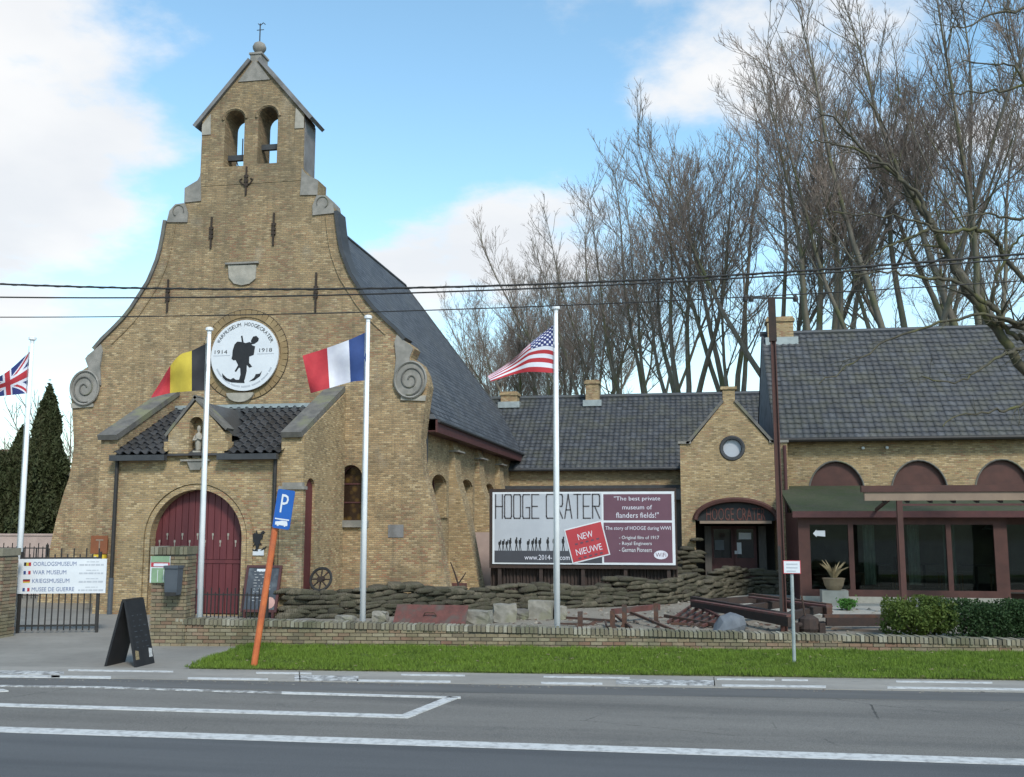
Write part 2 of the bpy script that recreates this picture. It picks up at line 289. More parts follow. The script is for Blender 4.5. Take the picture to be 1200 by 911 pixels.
# ------------------------------------------------------------------ mesh helpers
def V(*a): return Vector(a)
class MB:
    def __init__(s): s.v = []; s.f = []; s.mi = []
    def add(s, vs, fs, mi=0):
        o = len(s.v); s.v += [tuple(x) for x in vs]; s.f += [tuple(i + o for i in f) for f in fs]; s.mi += [mi] * len(fs); return s
    def box(s, a, b, mi=0, rot=None, org=None):
        x0, y0, z0 = (min(a[i], b[i]) for i in range(3)); x1, y1, z1 = (max(a[i], b[i]) for i in range(3))
        vs = [V(x, y, z) for z in (z0, z1) for y in (y0, y1) for x in (x0, x1)]
        if rot is not None: org = Vector(org); vs = [rot @ (q - org) + org for q in vs]
        return s.add(vs, [(0, 2, 3, 1), (4, 5, 7, 6), (0, 1, 5, 4), (2, 6, 7, 3), (0, 4, 6, 2), (1, 3, 7, 5)], mi)
    def beam(s, p, q, wd, ht, up=(0, 0, 1), mi=0):
        p, q = Vector(p), Vector(q); d = (q - p).normalized(); u = Vector(up)
        if abs(d.dot(u)) > .98: u = V(0, 1, 0)
        sd_ = d.cross(u).normalized(); u = sd_.cross(d).normalized()
        vs = [c + sd_ * (i * wd / 2) + u * (j * ht / 2) for c in (p, q) for j in (-1, 1) for i in (-1, 1)]
        return s.add(vs, [(0, 1, 3, 2), (4, 6, 7, 5), (0, 4, 5, 1), (2, 3, 7, 6), (0, 2, 6, 4), (1, 5, 7, 3)], mi)
    def tube(s, pts, rad, n=8, mi=0, cap=True):
        pts = [Vector(p) for p in pts]; m = len(pts)
        rs = [rad] * m if isinstance(rad, (int, float)) else list(rad); vs = []
        t = (pts[1] - pts[0]).normalized(); a = t.orthogonal().normalized()
        for i, p in enumerate(pts):
            t = (pts[min(i + 1, m - 1)] - pts[max(i - 1, 0)]).normalized()
            a = (a - t * a.dot(t)).normalized(); b = t.cross(a)
            for k_ in range(n): an = 2 * math.pi * k_ / n; vs.append(p + (a * math.cos(an) + b * math.sin(an)) * rs[i])
        fs = [(i * n + k_, i * n + (k_ + 1) % n, (i + 1) * n + (k_ + 1) % n, (i + 1) * n + k_) for i in range(m - 1) for k_ in range(n)]
        if cap: fs += [tuple(range(n))[::-1], tuple(range((m - 1) * n, m * n))]
        return s.add(vs, fs, mi)
    def lathe(s, c, prof, n=14, mi=0):
        c = Vector(c); vs = [c + V(r * math.cos(2 * math.pi * k_ / n), r * math.sin(2 * math.pi * k_ / n), z) for r, z in prof for k_ in range(n)]
        m = len(prof)
        fs = [(i * n + k_, i * n + (k_ + 1) % n, (i + 1) * n + (k_ + 1) % n, (i + 1) * n + k_) for i in range(m - 1) for k_ in range(n)]
        fs += [tuple(range(n))[::-1], tuple(range((m - 1) * n, m * n))]; return s.add(vs, fs, mi)
    def slab(s, outer, holes, f0, f1, mi=0, hole_mi=None):
        """outline in 2-D (u,v) with holes; f0/f1 map (u,v) to the front / back point"""
        loops = [list(outer)] + [list(h) for h in holes]
        flat = [p for l_ in loops for p in l_]; n = len(flat)
        tri = tessellate_polygon([[V(p[0], p[1], 0) for p in l_] for l_ in loops])
        vs = [f0(*p) for p in flat] + [f1(*p) for p in flat]; fs = []; 
        for t in tri: fs += [tuple(t), tuple(i + n for i in reversed(t))]
        s.add(vs, fs, mi); o = 0; base = len(s.v) - 2 * n
        for li, l_ in enumerate(loops):
            m = len(l_)
            for i in range(m):
                s.f.append((base + o + i, base + o + (i + 1) % m, base + n + o + (i + 1) % m, base + n + o + i)); s.mi.append(mi if li == 0 or hole_mi is None else hole_mi)
            o += m
        return s
    def build(s, name, mats, parent=None, base=None, smooth=False, local=False, fix=True):
        me = bpy.data.meshes.new(name); b = Vector((0, 0, 0))
        if not local: b = Vector(base) if base is not None else (wloc(parent) if parent is not None else V(0, 0, 0))
        me.from_pydata([(x - b.x, y - b.y, z - b.z) for x, y, z in s.v], [], s.f)
        if isinstance(mats, str): mats = [mats]
        for m in mats: me.materials.append(M[m])
        if len(mats) > 1: me.polygons.foreach_set('material_index', s.mi)
        if fix:
            bm = bmesh.new(); bm.from_mesh(me); bmesh.ops.recalc_face_normals(bm, faces=bm.faces); bm.to_mesh(me); bm.free()
        if smooth: me.polygons.foreach_set('use_smooth', [True] * len(me.polygons))
        o = bpy.data.objects.new(name, me); col.objects.link(o)
        if parent is not None:
            o.parent = parent
            if base is not None: o.location = b - wloc(parent)
        else: o.location = b
        return o
def wloc(o):
    l_ = Vector(o.location)
    while o.parent is not None: o = o.parent; l_ = l_ + Vector(o.location)
    return l_
def tag(o, label, cat, group=None):
    o['label'] = label; o['category'] = cat
    if group: o['group'] = group
    return o
def thing(name, label, cat, loc=(0, 0, 0), group=None, rz=0):
    o = bpy.data.objects.new(name, None); o.empty_display_size = .2; col.objects.link(o); o.location = loc; o.rotation_euler = (0, 0, rz)
    return tag(o, label, cat, group)
def struct(o): o['kind'] = 'structure'; return o
def inst(name, me, parent, loc, rot=(0, 0, 0), sc=(1, 1, 1)):
    o = bpy.data.objects.new(name, me); col.objects.link(o); o.parent = parent; o.location = loc; o.rotation_euler = rot; o.scale = sc; return o
def np_mesh(name, verts, faces, mat, parent=None, loc=(0, 0, 0), smooth=False):
    me = bpy.data.meshes.new(name); nv, nf, k_ = len(verts), len(faces), faces.shape[1]
    me.vertices.add(nv); me.vertices.foreach_set('co', np.ascontiguousarray(verts, dtype=np.float32).ravel())
    me.loops.add(nf * k_); me.loops.foreach_set('vertex_index', np.ascontiguousarray(faces, dtype=np.int32).ravel())
    me.polygons.add(nf); me.polygons.foreach_set('loop_start', np.arange(0, nf * k_, k_, dtype=np.int32)); me.polygons.foreach_set('loop_total', np.full(nf, k_, dtype=np.int32))
    if smooth: me.polygons.foreach_set('use_smooth', np.ones(nf, dtype=bool))
    me.materials.append(M[mat]); me.update(calc_edges=True)
    o = bpy.data.objects.new(name, me); col.objects.link(o); o.location = loc
    if parent is not None: o.parent = parent
    return o
def arch(cx, z0, hw, zs, n=12, rise=None):
    """closed outline of an arched opening: bottom z0, springing zs, half width hw"""
    rise = hw if rise is None else rise
    return [(cx - hw, z0), (cx + hw, z0)] + [(cx + hw * math.cos(math.pi * i / n), zs + rise * math.sin(math.pi * i / n)) for i in range(n + 1)]
def yf(Y): return lambda u, v: V(u, Y, v)
def xf(X): return lambda u, v: V(X, u, v)
def text(s, name, mat, parent, org, wid, hgt, right=V(1, 0, 0), up=V(0, 0, 1), thick=.004, center=False):
    """lettering as a thin raised mesh; org = lower left corner, in the parent's space"""
    cu = bpy.data.curves.new('t', 'FONT'); cu.body = s; cu.extrude = 0; cu.resolution_u = 2
    to = bpy.data.objects.new('t', cu); col.objects.link(to); dg = bpy.context.evaluated_depsgraph_get(); dg.update()
    me = bpy.data.meshes.new_from_object(to.evaluated_get(dg)); bpy.data.objects.remove(to); bpy.data.curves.remove(cu)
    co = np.array([v.co[:] for v in me.vertices]); x0, y0 = co[:, 0].min(), co[:, 1].min(); sx = co[:, 0].max() - x0; sy = co[:, 1].max() - y0
    nrm = right.cross(up)
    for v in me.vertices:
        u = (v.co.x - x0) / sx * wid; t = (v.co.y - y0) / sy * hgt
        v.co = right * (u - (wid / 2 if center else 0)) + up * t + nrm * thick
    me.materials.clear(); me.materials.append(M[mat]); me.name = name
    o = bpy.data.objects.new(name, me); col.objects.link(o); o.parent = parent; o.location = org; return o
def island(name, cols, rough=.9, moss=None, bump=.3, bscale=30, spec=.3, mamt=.6):
    k = NT(name); g = k.n('ShaderNodeNewGeometry'); cr = k.n('ShaderNodeValToRGB'); cr.color_ramp.interpolation = 'LINEAR'
    k.l(g.outputs['Random Per Island'], cr.inputs[0]); e = cr.color_ramp.elements
    while len(e) < len(cols): e.new(.5)
    for i, c in enumerate(cols): e[i].position = i / (len(cols) - 1); e[i].color = (*c, 1)
    c = k.mix(k.math('MULTIPLY', k.ramp(k.noise(9, 5), .4, .7), .3), cr.outputs[0], tuple(x * .5 for x in cols[0]))
    if moss: c = k.mix(k.math('MULTIPLY', k.ramp(k.noise(1.3, 6, .65), .45, .66), mamt), c, moss)
    k.bump(k.noise(bscale, 4), bump); return k.fin(c, rough, 0, spec)
island('yard_brick', [(.17, .135, .085), (.24, .20, .13), (.15, .12, .085), (.30, .26, .18), (.20, .115, .08), (.26, .22, .14)], moss=(.085, .09, .05))
island('soldier_brick', [(.24, .215, .15), (.16, .14, .10), (.33, .31, .25), (.20, .17, .12), (.10, .09, .07)], moss=(.075, .085, .045))
island('ring_isl', [(.30, .215, .11), (.24, .165, .085), (.27, .19, .10), (.33, .24, .13)], moss=(.16, .13, .085))
island('rubble_isl', [(.30, .27, .22), (.18, .155, .12), (.36, .33, .28), (.12, .10, .08), (.22, .14, .10)])
island('mortar_dark', [(.13, .12, .10), (.12, .11, .09)])
island('tile_isl', [(.02, .023, .028), (.038, .042, .05), (.026, .029, .035), (.058, .064, .075), (.03, .033, .038), (.045, .05, .058)], rough=.62, moss=(.062, .062, .042), bump=.2, spec=.5, mamt=.6)
# ------------------------------------------------------------------ ground, road, verge
KERB = .081                        # the kerb lines run at this slope to the facade
def gl(p, q, x0, x1, z, sl=KERB):  # ground line through the middle of two photo points, run out to x0..x1
    a = G((p[0] + q[0]) / 2, (p[1] + q[1]) / 2); t = lambda x: a.y + sl * (x - a.x)
    return V(x0, t(x0), z), V(x1, t(x1), z)
def sheet(name, pts, mat, parent=None):
    n = len(pts); m = MB()
    if max(p.z for p in pts) > 0: m.add(list(pts) + [V(p.x, p.y, -.002) for p in pts], [tuple(range(n))] + [(i, n + i, n + (i + 1) % n, (i + 1) % n) for i in range(n)])
    else: m.add(pts, [tuple(range(n))])
    o = m.build(name, mat, parent, fix=False); me = o.data
    if me.polygons[0].normal.z < 0: me.flip_normals()
    return o
struct(sheet('ground', [V(-1500, -800, 0), V(1500, -800, 0), V(1500, 2500, 0), V(-1500, 2500, 0)], 'earth'))
L1 = ((0, 782), (1200, 799)); L2 = ((0, 796), (1200, 811)); L3 = ((0, 804), (1200, 823)); LE = ((0, 855), (1200, 893))
a, b = gl(*L1, -70, 70, .004)
road = struct(sheet('road', [V(-70, -70, .004), V(70, -70, .004), b, a], 'asphalt'))
a, b = gl(*L1, -70, 70, .016); c_, d_ = gl(*L2, -70, 70, .016)
path = MB()
path.add([a, b, d_, c_, a - V(0, 0, .02), b - V(0, 0, .02), d_ - V(0, 0, .02), c_ - V(0, 0, .02)], [(0, 1, 2, 3), (3, 2, 6, 7), (0, 4, 5, 1)])
path = struct(path.build('cycle_path', 'concrete'))
c_, d_ = gl(*L2, -70, 70, .008); e_, f_ = gl(*L3, -70, 70, .008)
sheet('gutter_strip', [e_, f_, d_, c_], 'asphalt_dark', road)
e_, f_ = gl(*LE, -45, 45, .008, .032)
sheet('traffic_lane', [V(-45, -40, .008), V(45, -40, .008), f_, e_], 'asphalt_blue', road)
def mark(px, z, parent, mat='road_paint'):
    o = sheet('painted_line', [V(*G(x, y, 0).xy, z) for x, y in px], mat, parent)
a, b = gl((0, 853), (1200, 891), -45, 45, .013, .032); c_, d_ = gl((0, 859.5), (1200, 898), -45, 45, .013, .032); sheet('painted_line', [c_, d_, b, a], 'road_paint', road)
mark([(-320, 816.5), (488, 839), (478, 842.5), (-320, 819.5)], .013, road)
mark([(478, 842.5), (540, 818), (524, 818), (466, 841)], .017, road)
mark([(-320, 799.5), (120, 805.5), (120, 807), (-320, 801)], .013, road, 'road_paint_worn')
mark([(120, 805.5), (330, 812), (330, 813.8), (120, 807.2)], .013, road, 'road_paint_worn')
mark([(330, 812), (524, 817.6), (540, 819.5), (330, 814)], .017, road)
mark([(0, 809), (4, 809), (10, 811), (-20, 813)], .017, road)
def dash(x0, x1, L, t, mat='road_paint', z=.0205):
    (p, q) = L; f = lambda x: p[1] + (q[1] - p[1]) * x / 1200
    mark([(x0, f(x0)), (x1, f(x1)), (x1, f(x1) + t), (x0, f(x0) + t)], z, path, mat)
U_ = ((0, 785), (1200, 801.5)); W_ = ((0, 792.5), (1200, 808.5))
for x0, x1 in ((80, 203), (300, 365), (470, 545), (637, 738), (840, 908), (916, 947), (1050, 1163), (-250, -60)): dash(x0, x1, U_, 1.7)
for x0, x1 in ((-160, 70), (60, 130), (220, 314), (418, 528), (634, 706), (846, 968), (1040, 1200), (1230, 1400)): dash(x0, x1, W_, 2.2)
dash(-100, 75, ((0, 787.5), (1200, 803)), 4, 'road_paint_worn'); dash(345, 420, ((0, 788), (1200, 805)), 6, 'road_paint_worn'); dash(722, 838, ((0, 788), (1200, 804)), 6, 'road_paint_worn')
for x in (836, -80, 350): mark([(x, 783 + x * .0142), (x + 1.2, 783 + x * .0142), (x + 2.2, 795.5 + x * .0125), (x + 1, 795.5 + x * .0125)], .0205, path, 'mortar_dark')
# wall line
wa, wb = G(205, 758), G(1190, 764); wdir = (wb - wa).normalized(); wang = math.atan2(wdir.y, wdir.x); wlen = 25.0
def WP(t, d, z=0): return wa + wdir * t + V(-wdir.y, wdir.x, 0) * d + V(0, 0, z)
# verge
vl = G(232, 782); va, vb = gl(*L1, vl.x, 40, .01); wr = WP(42, -.02, .01)
verge_pts = [va, vb, V(40, WP(35, 0).y, .01), WP(2.0, -.02, .01), V(*G(300, 757).xy, .01), V(*G(262, 768).xy, .01)]
up = [p + V(0, 0, .035) for p in verge_pts]
m = MB(); n = len(up); m.add(verge_pts + up, [tuple(range(n, 2 * n))] + [(i, (i + 1) % n, n + (i + 1) % n, n + i) for i in range(n)])
struct(m.build('verge', 'turf'))
def inside(pts, poly):
    r = np.zeros(len(pts), bool); n = len(poly)
    for i in range(n):
        x0, y0 = poly[i].x, poly[i].y; x1, y1 = poly[(i + 1) % n].x, poly[(i + 1) % n].y
        cnd = ((y0 > pts[:, 1]) != (y1 > pts[:, 1])) & (pts[:, 0] < (x1 - x0) * (pts[:, 1] - y0) / (y1 - y0 + 1e-9) + x0); r ^= cnd
    return r
def grass(name, poly, dens, h, label, z0):
    xs = [p.x for p in poly]; ys = [p.y for p in poly]; x0, x1 = min(xs), min(max(xs), 14); area = (x1 - x0) * (max(ys) - min(ys))
    n = int(area * dens); p = np.c_[rng.uniform(x0, x1, n), rng.uniform(min(ys), max(ys), n)]; p = p[inside(p, poly)]; n = len(p)
    hh = h * rng.uniform(.5, 1.3, n) * (1 + .35 * np.sin(p[:, 0] * 2.1) * np.sin(p[:, 1] * 3.3) + .3 * np.sin(p[:, 0] * 7.3 + 1.1) * np.sin(p[:, 1] * 6.1)); an = rng.uniform(0, 6.28, n); wd = rng.uniform(.004, .008, n)
    ln = rng.uniform(.2, .8, n) * hh; la = rng.uniform(0, 6.28, n)
    b0 = np.c_[p[:, 0] - np.cos(an) * wd, p[:, 1] - np.sin(an) * wd, np.full(n, z0)]; b1 = np.c_[p[:, 0] + np.cos(an) * wd, p[:, 1] + np.sin(an) * wd, np.full(n, z0)]
    tp = np.c_[p[:, 0] + np.cos(la) * ln, p[:, 1] + np.sin(la) * ln, z0 + hh]
    v = np.stack([b0, b1, tp], 1).reshape(-1, 3); o = np_mesh(name, v, np.arange(3 * n).reshape(-1, 3), 'grass'); o['kind'] = 'stuff'; tag(o, label, 'grass'); return o
_c = sum(verge_pts, V(0, 0, 0)) / len(verge_pts)
ragged = [p + V(-.05 if p.x < 0 else 0, -.07 if i < 2 else .0, 0) for i, p in enumerate(verge_pts)]
grass('grass', ragged, 2600, .055, 'short bright green grass of the roadside verge', .043)
# gravel yard and forecourt
struct(sheet('gravel_yard', [WP(0, .1, .004), WP(34, .1, .004), V(24, 60, .004), V(-30, 60, .004), V(-30, 21, .004)], 'soil_gravel'))
a, b = gl(*L1, -40, vl.x, .012)
struct(sheet('forecourt', [a, b, V(*G(262, 768).xy, .012), V(*G(300, 757).xy, .012), WP(1.2, .02, .012), WP(1.2, 5.6, .012), V(-11.5, 24.5, .012), V(-22, 24.5, .012), V(-40, 24.5, .012)], 'paving'))
struct(sheet('terrace', [V(1.0, 26.2, .012), V(24, 26.2, .012), V(24, 36, .012), V(1.0, 36, .012)], 'plinth_pale'))
# ------------------------------------------------------------------ chapel
YF = 26.4; YB = 27.0; YP = 23.4
def F(x, y): p = P(x, y, YF); return (p.x, p.z)
chapel = thing('chapel', 'yellow brick chapel with tall curved gable, twin belfry arches and slate roof', 'chapel', (F(287, 416)[0], YF, 0))
XC = F(287, 416)[0]
left_px = [(46, 700), (57, 648), (66, 608), (75, 577), (81, 560), (84.5, 542), (86.5, 520), (85.5, 500), (84.5, 479), (83, 462), (86.5, 449), (92, 438), (98.5, 432.6), (103, 430), (99.6, 420.5), (103, 416), (111.7, 410.6),
           (122, 398.5), (134, 387), (147, 373.5), (156, 362), (164.4, 349), (175.4, 331.8), (181, 319), (186.4, 305.4), (190, 292), (193, 277), (196, 259), (199.6, 248), (206, 240.6), (216, 239), (217, 221), (225, 216), (232.5, 212), (235, 203)]
half = [(F(x, y)[0] - XC, F(x, y)[1]) for x, y in left_px]
half[0] = (half[0][0] - .06, 0.0)
outline = [(XC + u, v) for u, v in half] + [(XC - u, v) for u, v in reversed(half)]
emb_r = 1.03; emb_z = F(287, 416)[1]
def fa(cx, ytop, yspring, ybot, hwpx, n=10):   # arched hole in the facade from photo numbers
    x, zs = F(cx, yspring); _, z0 = F(cx, ybot); _, zt = F(cx, ytop); hw = F(cx + hwpx, yspring)[0] - x
    return arch(x, z0, hw, zs, n, zt - zs)
win = fa(411, 545, 561, 611, 14); rdoor = fa(358, 567, 577, 711, 10)
rdoor = [(u, max(v, .02)) for u, v in rdoor]
gw = MB().slab(outline, [win], yf(YF), yf(YB)).build('gable_wall', 'brick_chapel', chapel)
# copings following the curved gable: one on each side
def ribbon(path, wdt, y0, y1, mats, name, parent, drop=0):
    m = MB(); n = len(path); nr = []
    for i in range(n):
        p0 = Vector(path[max(i - 1, 0)]); p1 = Vector(path[min(i + 1, n - 1)]); t = (p1 - p0).normalized(); nr.append(Vector((-t.y, t.x)))
    for i in range(n):
        for s_ in (0, 1):
            q = Vector(path[i]) + nr[i] * (wdt * s_ - .0)
            m.v += [(q.x, y0, q.y), (q.x, y1, q.y)]
    for i in range(n - 1):
        o = i * 4; p = o + 4
        for f in ((o + 2, o + 3, p + 3, p + 2), (o, p, p + 1, o + 1), (o, o + 2, p + 2, p), (o + 1, p + 1, p + 3, o + 3)): m.f.append(f); m.mi.append(0)
    m.f += [(0, 1, 3, 2), (4 * n - 4, 4 * n - 2, 4 * n - 1, 4 * n - 3)]; m.mi += [0, 0]
    return m.build(name, mats, parent)
i0, i1 = 16, 28
cl = [(XC + u, v) for u, v in half[i0:i1]]; crr = [(XC - u, v) for u, v in half[i0:i1]][::-1]
ribbon(cl, .10, YF - .07, YB + .02, 'coping_stone', 'coping', chapel); ribbon(crr, .10, YF - .07, YB + .02, 'lead_dark', 'coping', chapel)
# thin brick roll just inside the edge
for sgn in (-1, 1):
    pth = [V(XC + sgn * (-u - .26), YF - .015, v - .12) for u, v in half[i0 + 1:i1]]
    MB().tube(pth, .022, 6).build('edge_roll', 'brick_chapel', chapel)
# volutes and shoulder stones (both sides)
for sgn in (-1, 1):
    cx = XC + sgn * (XC - F(101, 456)[0]); cz = F(101, 455)[1]; r = .44
    sp = [(cx + r * math.cos(t), cz + r * 1.12 * math.sin(t)) for t in np.linspace(0, 2 * math.pi, 28, endpoint=False)]
    vo = MB().slab(sp, [], yf(YF - .07), yf(YF + .05)).build('volute', 'stone_grey', chapel)
    ts = np.linspace(.3, 3.6 * math.pi, 60)
    pts = [V(cx - sgn * (.05 + .34 * t / ts[-1]) * math.cos(t), YF - .085, cz + (.05 + .38 * t / ts[-1]) * math.sin(t)) for t in ts]
    MB().tube(pts, .022, 5).build('spiral_ridge', 'coping_stone', vo)
    rim = [V(cx + r * math.cos(t), YF - .085, cz + r * 1.12 * math.sin(t)) for t in np.linspace(0, 2 * math.pi, 33)]
    MB().tube(rim, .035, 5, cap=False).build('rim', 'stone_grey', vo)
    nk = [F(104, 440), F(119, 452), F(118, 430), F(121, 412), F(119, 404), F(111, 411), F(103.5, 417), F(101, 421), F(104, 430)]
    nk = [(XC + sgn * (XC - u), v) for u, v in nk]
    MB().slab(nk, [], yf(YF - .05), yf(YF + .05)).build('volute_neck', 'stone_grey', chapel)
    ft = [F(84.5, 479), F(110, 477), F(110, 473), F(84, 473)]; ft = [(XC + sgn * (XC - u), v) for u, v in ft]
    MB().slab(ft, [], yf(YF - .05), yf(YF + .3)).build('volute_base', 'stone_pale', chapel)
    hd = [F(196, 261), F(220, 261), F(221, 250), F(217, 238.5), F(206, 240), F(199.2, 247.6)]; hd = [(XC + sgn * (XC - u), v) for u, v in hd]
    so = MB().slab(hd, [], yf(YF - .04), yf(YB + .03)).build('shoulder_stone', 'stone_grey', chapel)
    t_ = np.linspace(-.4, 4.2, 14); c0 = Vector((sum(u for u, v in hd) / 6, sum(v for u, v in hd) / 6))
    MB().tube([V(c0.x - sgn * .17 * math.cos(t), YF - .05, c0.y + .05 + .17 * math.sin(t)) for t in t_], .014, 5).build('scroll_ridge', 'coping_stone', so)
    bl = [F(216.5, 238), F(236, 236), F(236, 205), F(232, 212), F(217, 221)]; bl = [(XC + sgn * (XC - u), v) for u, v in bl]
    MB().slab(bl, [], yf(YF - .035), yf(YB + .06)).build('shoulder_block', 'stone_grey', chapel)
# belfry
BY1 = YF + .85
bx0 = F(236.5, 170)[0] - XC; bz0 = F(287, 204)[1] - .3; bze = (F(233, 143)[1] + F(352, 135)[1]) / 2; bza = F(297, 72)[1]
bo = [(XC + bx0, bz0), (XC - bx0, bz0), (XC - bx0, bze), (XC + .16, bza), (XC - .16, bza), (XC + bx0, bze)]
def bh(x0, x1, yt, ys, yb):
    c = (F(x0, ys)[0] + F(x1, ys)[0]) / 2; hw = (F(x1, ys)[0] - F(x0, ys)[0]) / 2; return arch(c, F(x0, yb)[1], hw, F(x0, ys)[1], 10, F(x0, yt)[1] - F(x0, ys)[1])
holes = [bh(264, 287, 131, 143, 196), bh(303, 326, 127, 140, 192.5)]
bel = MB().slab(bo, holes, yf(YF - .012), yf(BY1)).build('belfry', 'brick_chapel', chapel)
for h in holes:     # raised brick arch round each opening
    pts = [V(u + (u - h[1][0] / 2 - h[0][0] / 2) * .18, YF - .02, v + .05) for u, v in h[2:]]
    MB().tube(pts, .05, 5).build('arch_moulding', 'brick_chapel', bel)
    cx = (h[0][0] + h[1][0]) / 2; zb = h[0][1] + (.28 if h is holes[0] else .52)
    MB().box((h[0][0] - .05, YF + .25, zb), (h[1][0] + .05, YF + .37, zb + .16)).build('bell_beam', 'lead_dark', bel)
h = holes[0]; cx = (h[0][0] + h[1][0]) / 2 + .12
MB().tube([V(cx, YF + .3, h[0][1] + .44), V(cx, YF + .3, h[0][1] + .95)], .018, 6).tube([V(cx + .05, YF + .3, h[0][1] + .05), V(cx - .12, YF + .3, h[0][1] + .12), V(cx - .17, YF + .3, h[0][1] + .28)], .018, 6).build('bell_iron', 'iron_black', bel)
MB().box((XC - bx0, YF + .03, bz0 + .25), (XC - bx0 + .025, BY1 - .02, bze - .1)).build('side_cladding', 'render_grey', bel)
MB().box((XC + bx0, YF + .03, bz0 + .25), (XC + bx0 - .025, BY1 - .02, bze - .1)).build('side_cladding', 'render_grey', bel)
for sgn in (-1, 1):   # sloping stone roof slabs, eaves out past the sides
    e0 = V(XC - sgn * bx0 * 1.11 * 1, 0, bze - .10); a0 = V(XC + sgn * .10, 0, bza + .0); e0 = V(XC + sgn * abs(bx0) * 1.12, 0, bze - .19)
    d = (e0 - a0).normalized(); nn = V(-d.z, 0, d.x) * (1 if sgn < 0 else -1); nn = nn if nn.z > 0 else -nn
    prof = [(e0.x, e0.z), (a0.x, a0.z), (a0.x + nn.x * .11, a0.z + nn.z * .11), (e0.x + nn.x * .11, e0.z + nn.z * .11)]
    MB().slab(prof, [], yf(YF - .10), yf(BY1 + .08)).build('belfry_roof', 'render_grey', chapel)
    ks = [(XC + sgn * abs(bx0), bze - .10), (XC + sgn * abs(bx0), bze - .42), (XC + sgn * (abs(bx0) - .28), bze - .42), (XC + sgn * (abs(bx0) - .26), bze + .22)]
    MB().slab(ks, [], yf(YF - .035), yf(YF + .02)).build('kneeler_stone', 'stone_pale', chapel)
ap = [(XC - .50, bza - .62), (XC + .50, bza - .62), (XC + .06, bza - .02), (XC - .06, bza - .02)]
MB().slab(ap, [], yf(YF - .04), yf(YF + .02)).build('apex_stone', 'stone_grey', chapel)
fz = bza + .02
MB().box((XC - .17, YF + .02, fz - .35), (XC + .17, YF + .5, fz + .2)).box((XC - .2, YF - .01, fz + .2), (XC + .2, YF + .53, fz + .26)).build('finial_block', 'stone_grey', chapel)
bc = V(XC, YF + .26, fz + .5)
fb = MB().lathe(bc, [(.11, -.25), (.08, -.17), (.13, -.13), (.19, -.04), (.2, .04), (.16, .13), (.07, .19), (.04, .2)], 14).build('finial_ball', 'stone_grey', chapel, smooth=True)
MB().tube([bc + V(0, 0, .17), bc + V(0, 0, .78)], .018, 6).tube([bc + V(-.1, 0, .58), bc + V(.12, 0, .58)], .012, 5).tube([bc + V(0, 0, .72), bc + V(.1, 0, .8), bc + V(.16, 0, .74)], .014, 5).tube([bc + V(0, 0, .72), bc + V(-.07, 0, .79)], .012, 5).build('weather_vane', 'iron_black', fb)
# wall anchors, crest, ring round the emblem
for x, y0, y1, crs in ((248, 255, 292, 0), (321, 250, 288, 0), (197, 328, 366, 0), (370.5, 320, 366, 0), (289, 196, 229, 1)):
    a = F(x, y0); b = F(x, y1); xx = (a[0] + b[0]) / 2; zt, zb = a[1], b[1]; zm = (zt + zb) / 2
    m = MB().box((xx - .022, YF - .05, zb), (xx + .022, YF - .005, zt))
    for zz in (zm, zm - .12, zm + .14): m.box((xx - .06, YF - .055, zz - .04), (xx + .06, YF - .008, zz + .04))
    if crs:
        zq = zt - .45
        for s_ in (-1, 1): m.tube([V(xx, YF - .03, zq - .1), V(xx + s_ * .12, YF - .03, zq - .06), V(xx + s_ * .2, YF - .03, zq + .06), V(xx + s_ * .13, YF - .03, zq + .1)], .022, 5)
    m.build('wall_anchor', 'iron_stain', chapel)
q = [F(268, 311), F(301, 311), F(300, 327), F(293, 333), F(284, 335), F(275, 333), F(269, 326)]
cr_ = MB().slab(q, [], yf(YF - .05), yf(YF + .02)).build('crest', 'stone_pale', chapel)
a, b = F(265, 311), F(304, 307); MB().box((a[0], YF - .09, a[1]), (b[0], YF + .02, b[1])).build('crest_ledge', 'stone_grey', cr_)
a = F(284, 322)
MB().lathe((0, 0, 0), [(.02, 0), (.17, .01), (.2, .03), (.02, .035)], 12).build('crest_shield', 'stone_pale', cr_).matrix_local = Matrix.Translation((a[0] - XC, -.05, a[1])) @ Matrix.Rotation(R(90), 4, 'X')
ring = MB()
for i in range(44):
    t = 2 * math.pi * (i + .5) / 44; rm = Matrix.Rotation(-t, 4, 'Y').to_3x3()
    ring.box((XC + 1.08, YF - .03, emb_z - .079), (XC + 1.29, YF + .02, emb_z + .079), 0, rm, (XC, YF, emb_z))
o = ring.build('brick_ring', 'ring_isl', chapel)
MB().tube([V(XC + 1.3 * math.cos(t), YF - .012, emb_z + 1.3 * math.sin(t)) for t in np.linspace(0, 2 * math.pi, 49)], .012, 5, cap=False).build('ring_edge', 'iron_stain', chapel)
a = F(283, 461); MB().slab([(a[0] + .40 * math.cos(t), a[1] + .26 * math.sin(t)) for t in np.linspace(math.pi, 2 * math.pi, 14)], [], yf(YF - .12), yf(YF + .02)).build('bracket_stone', 'stone_pale', chapel)
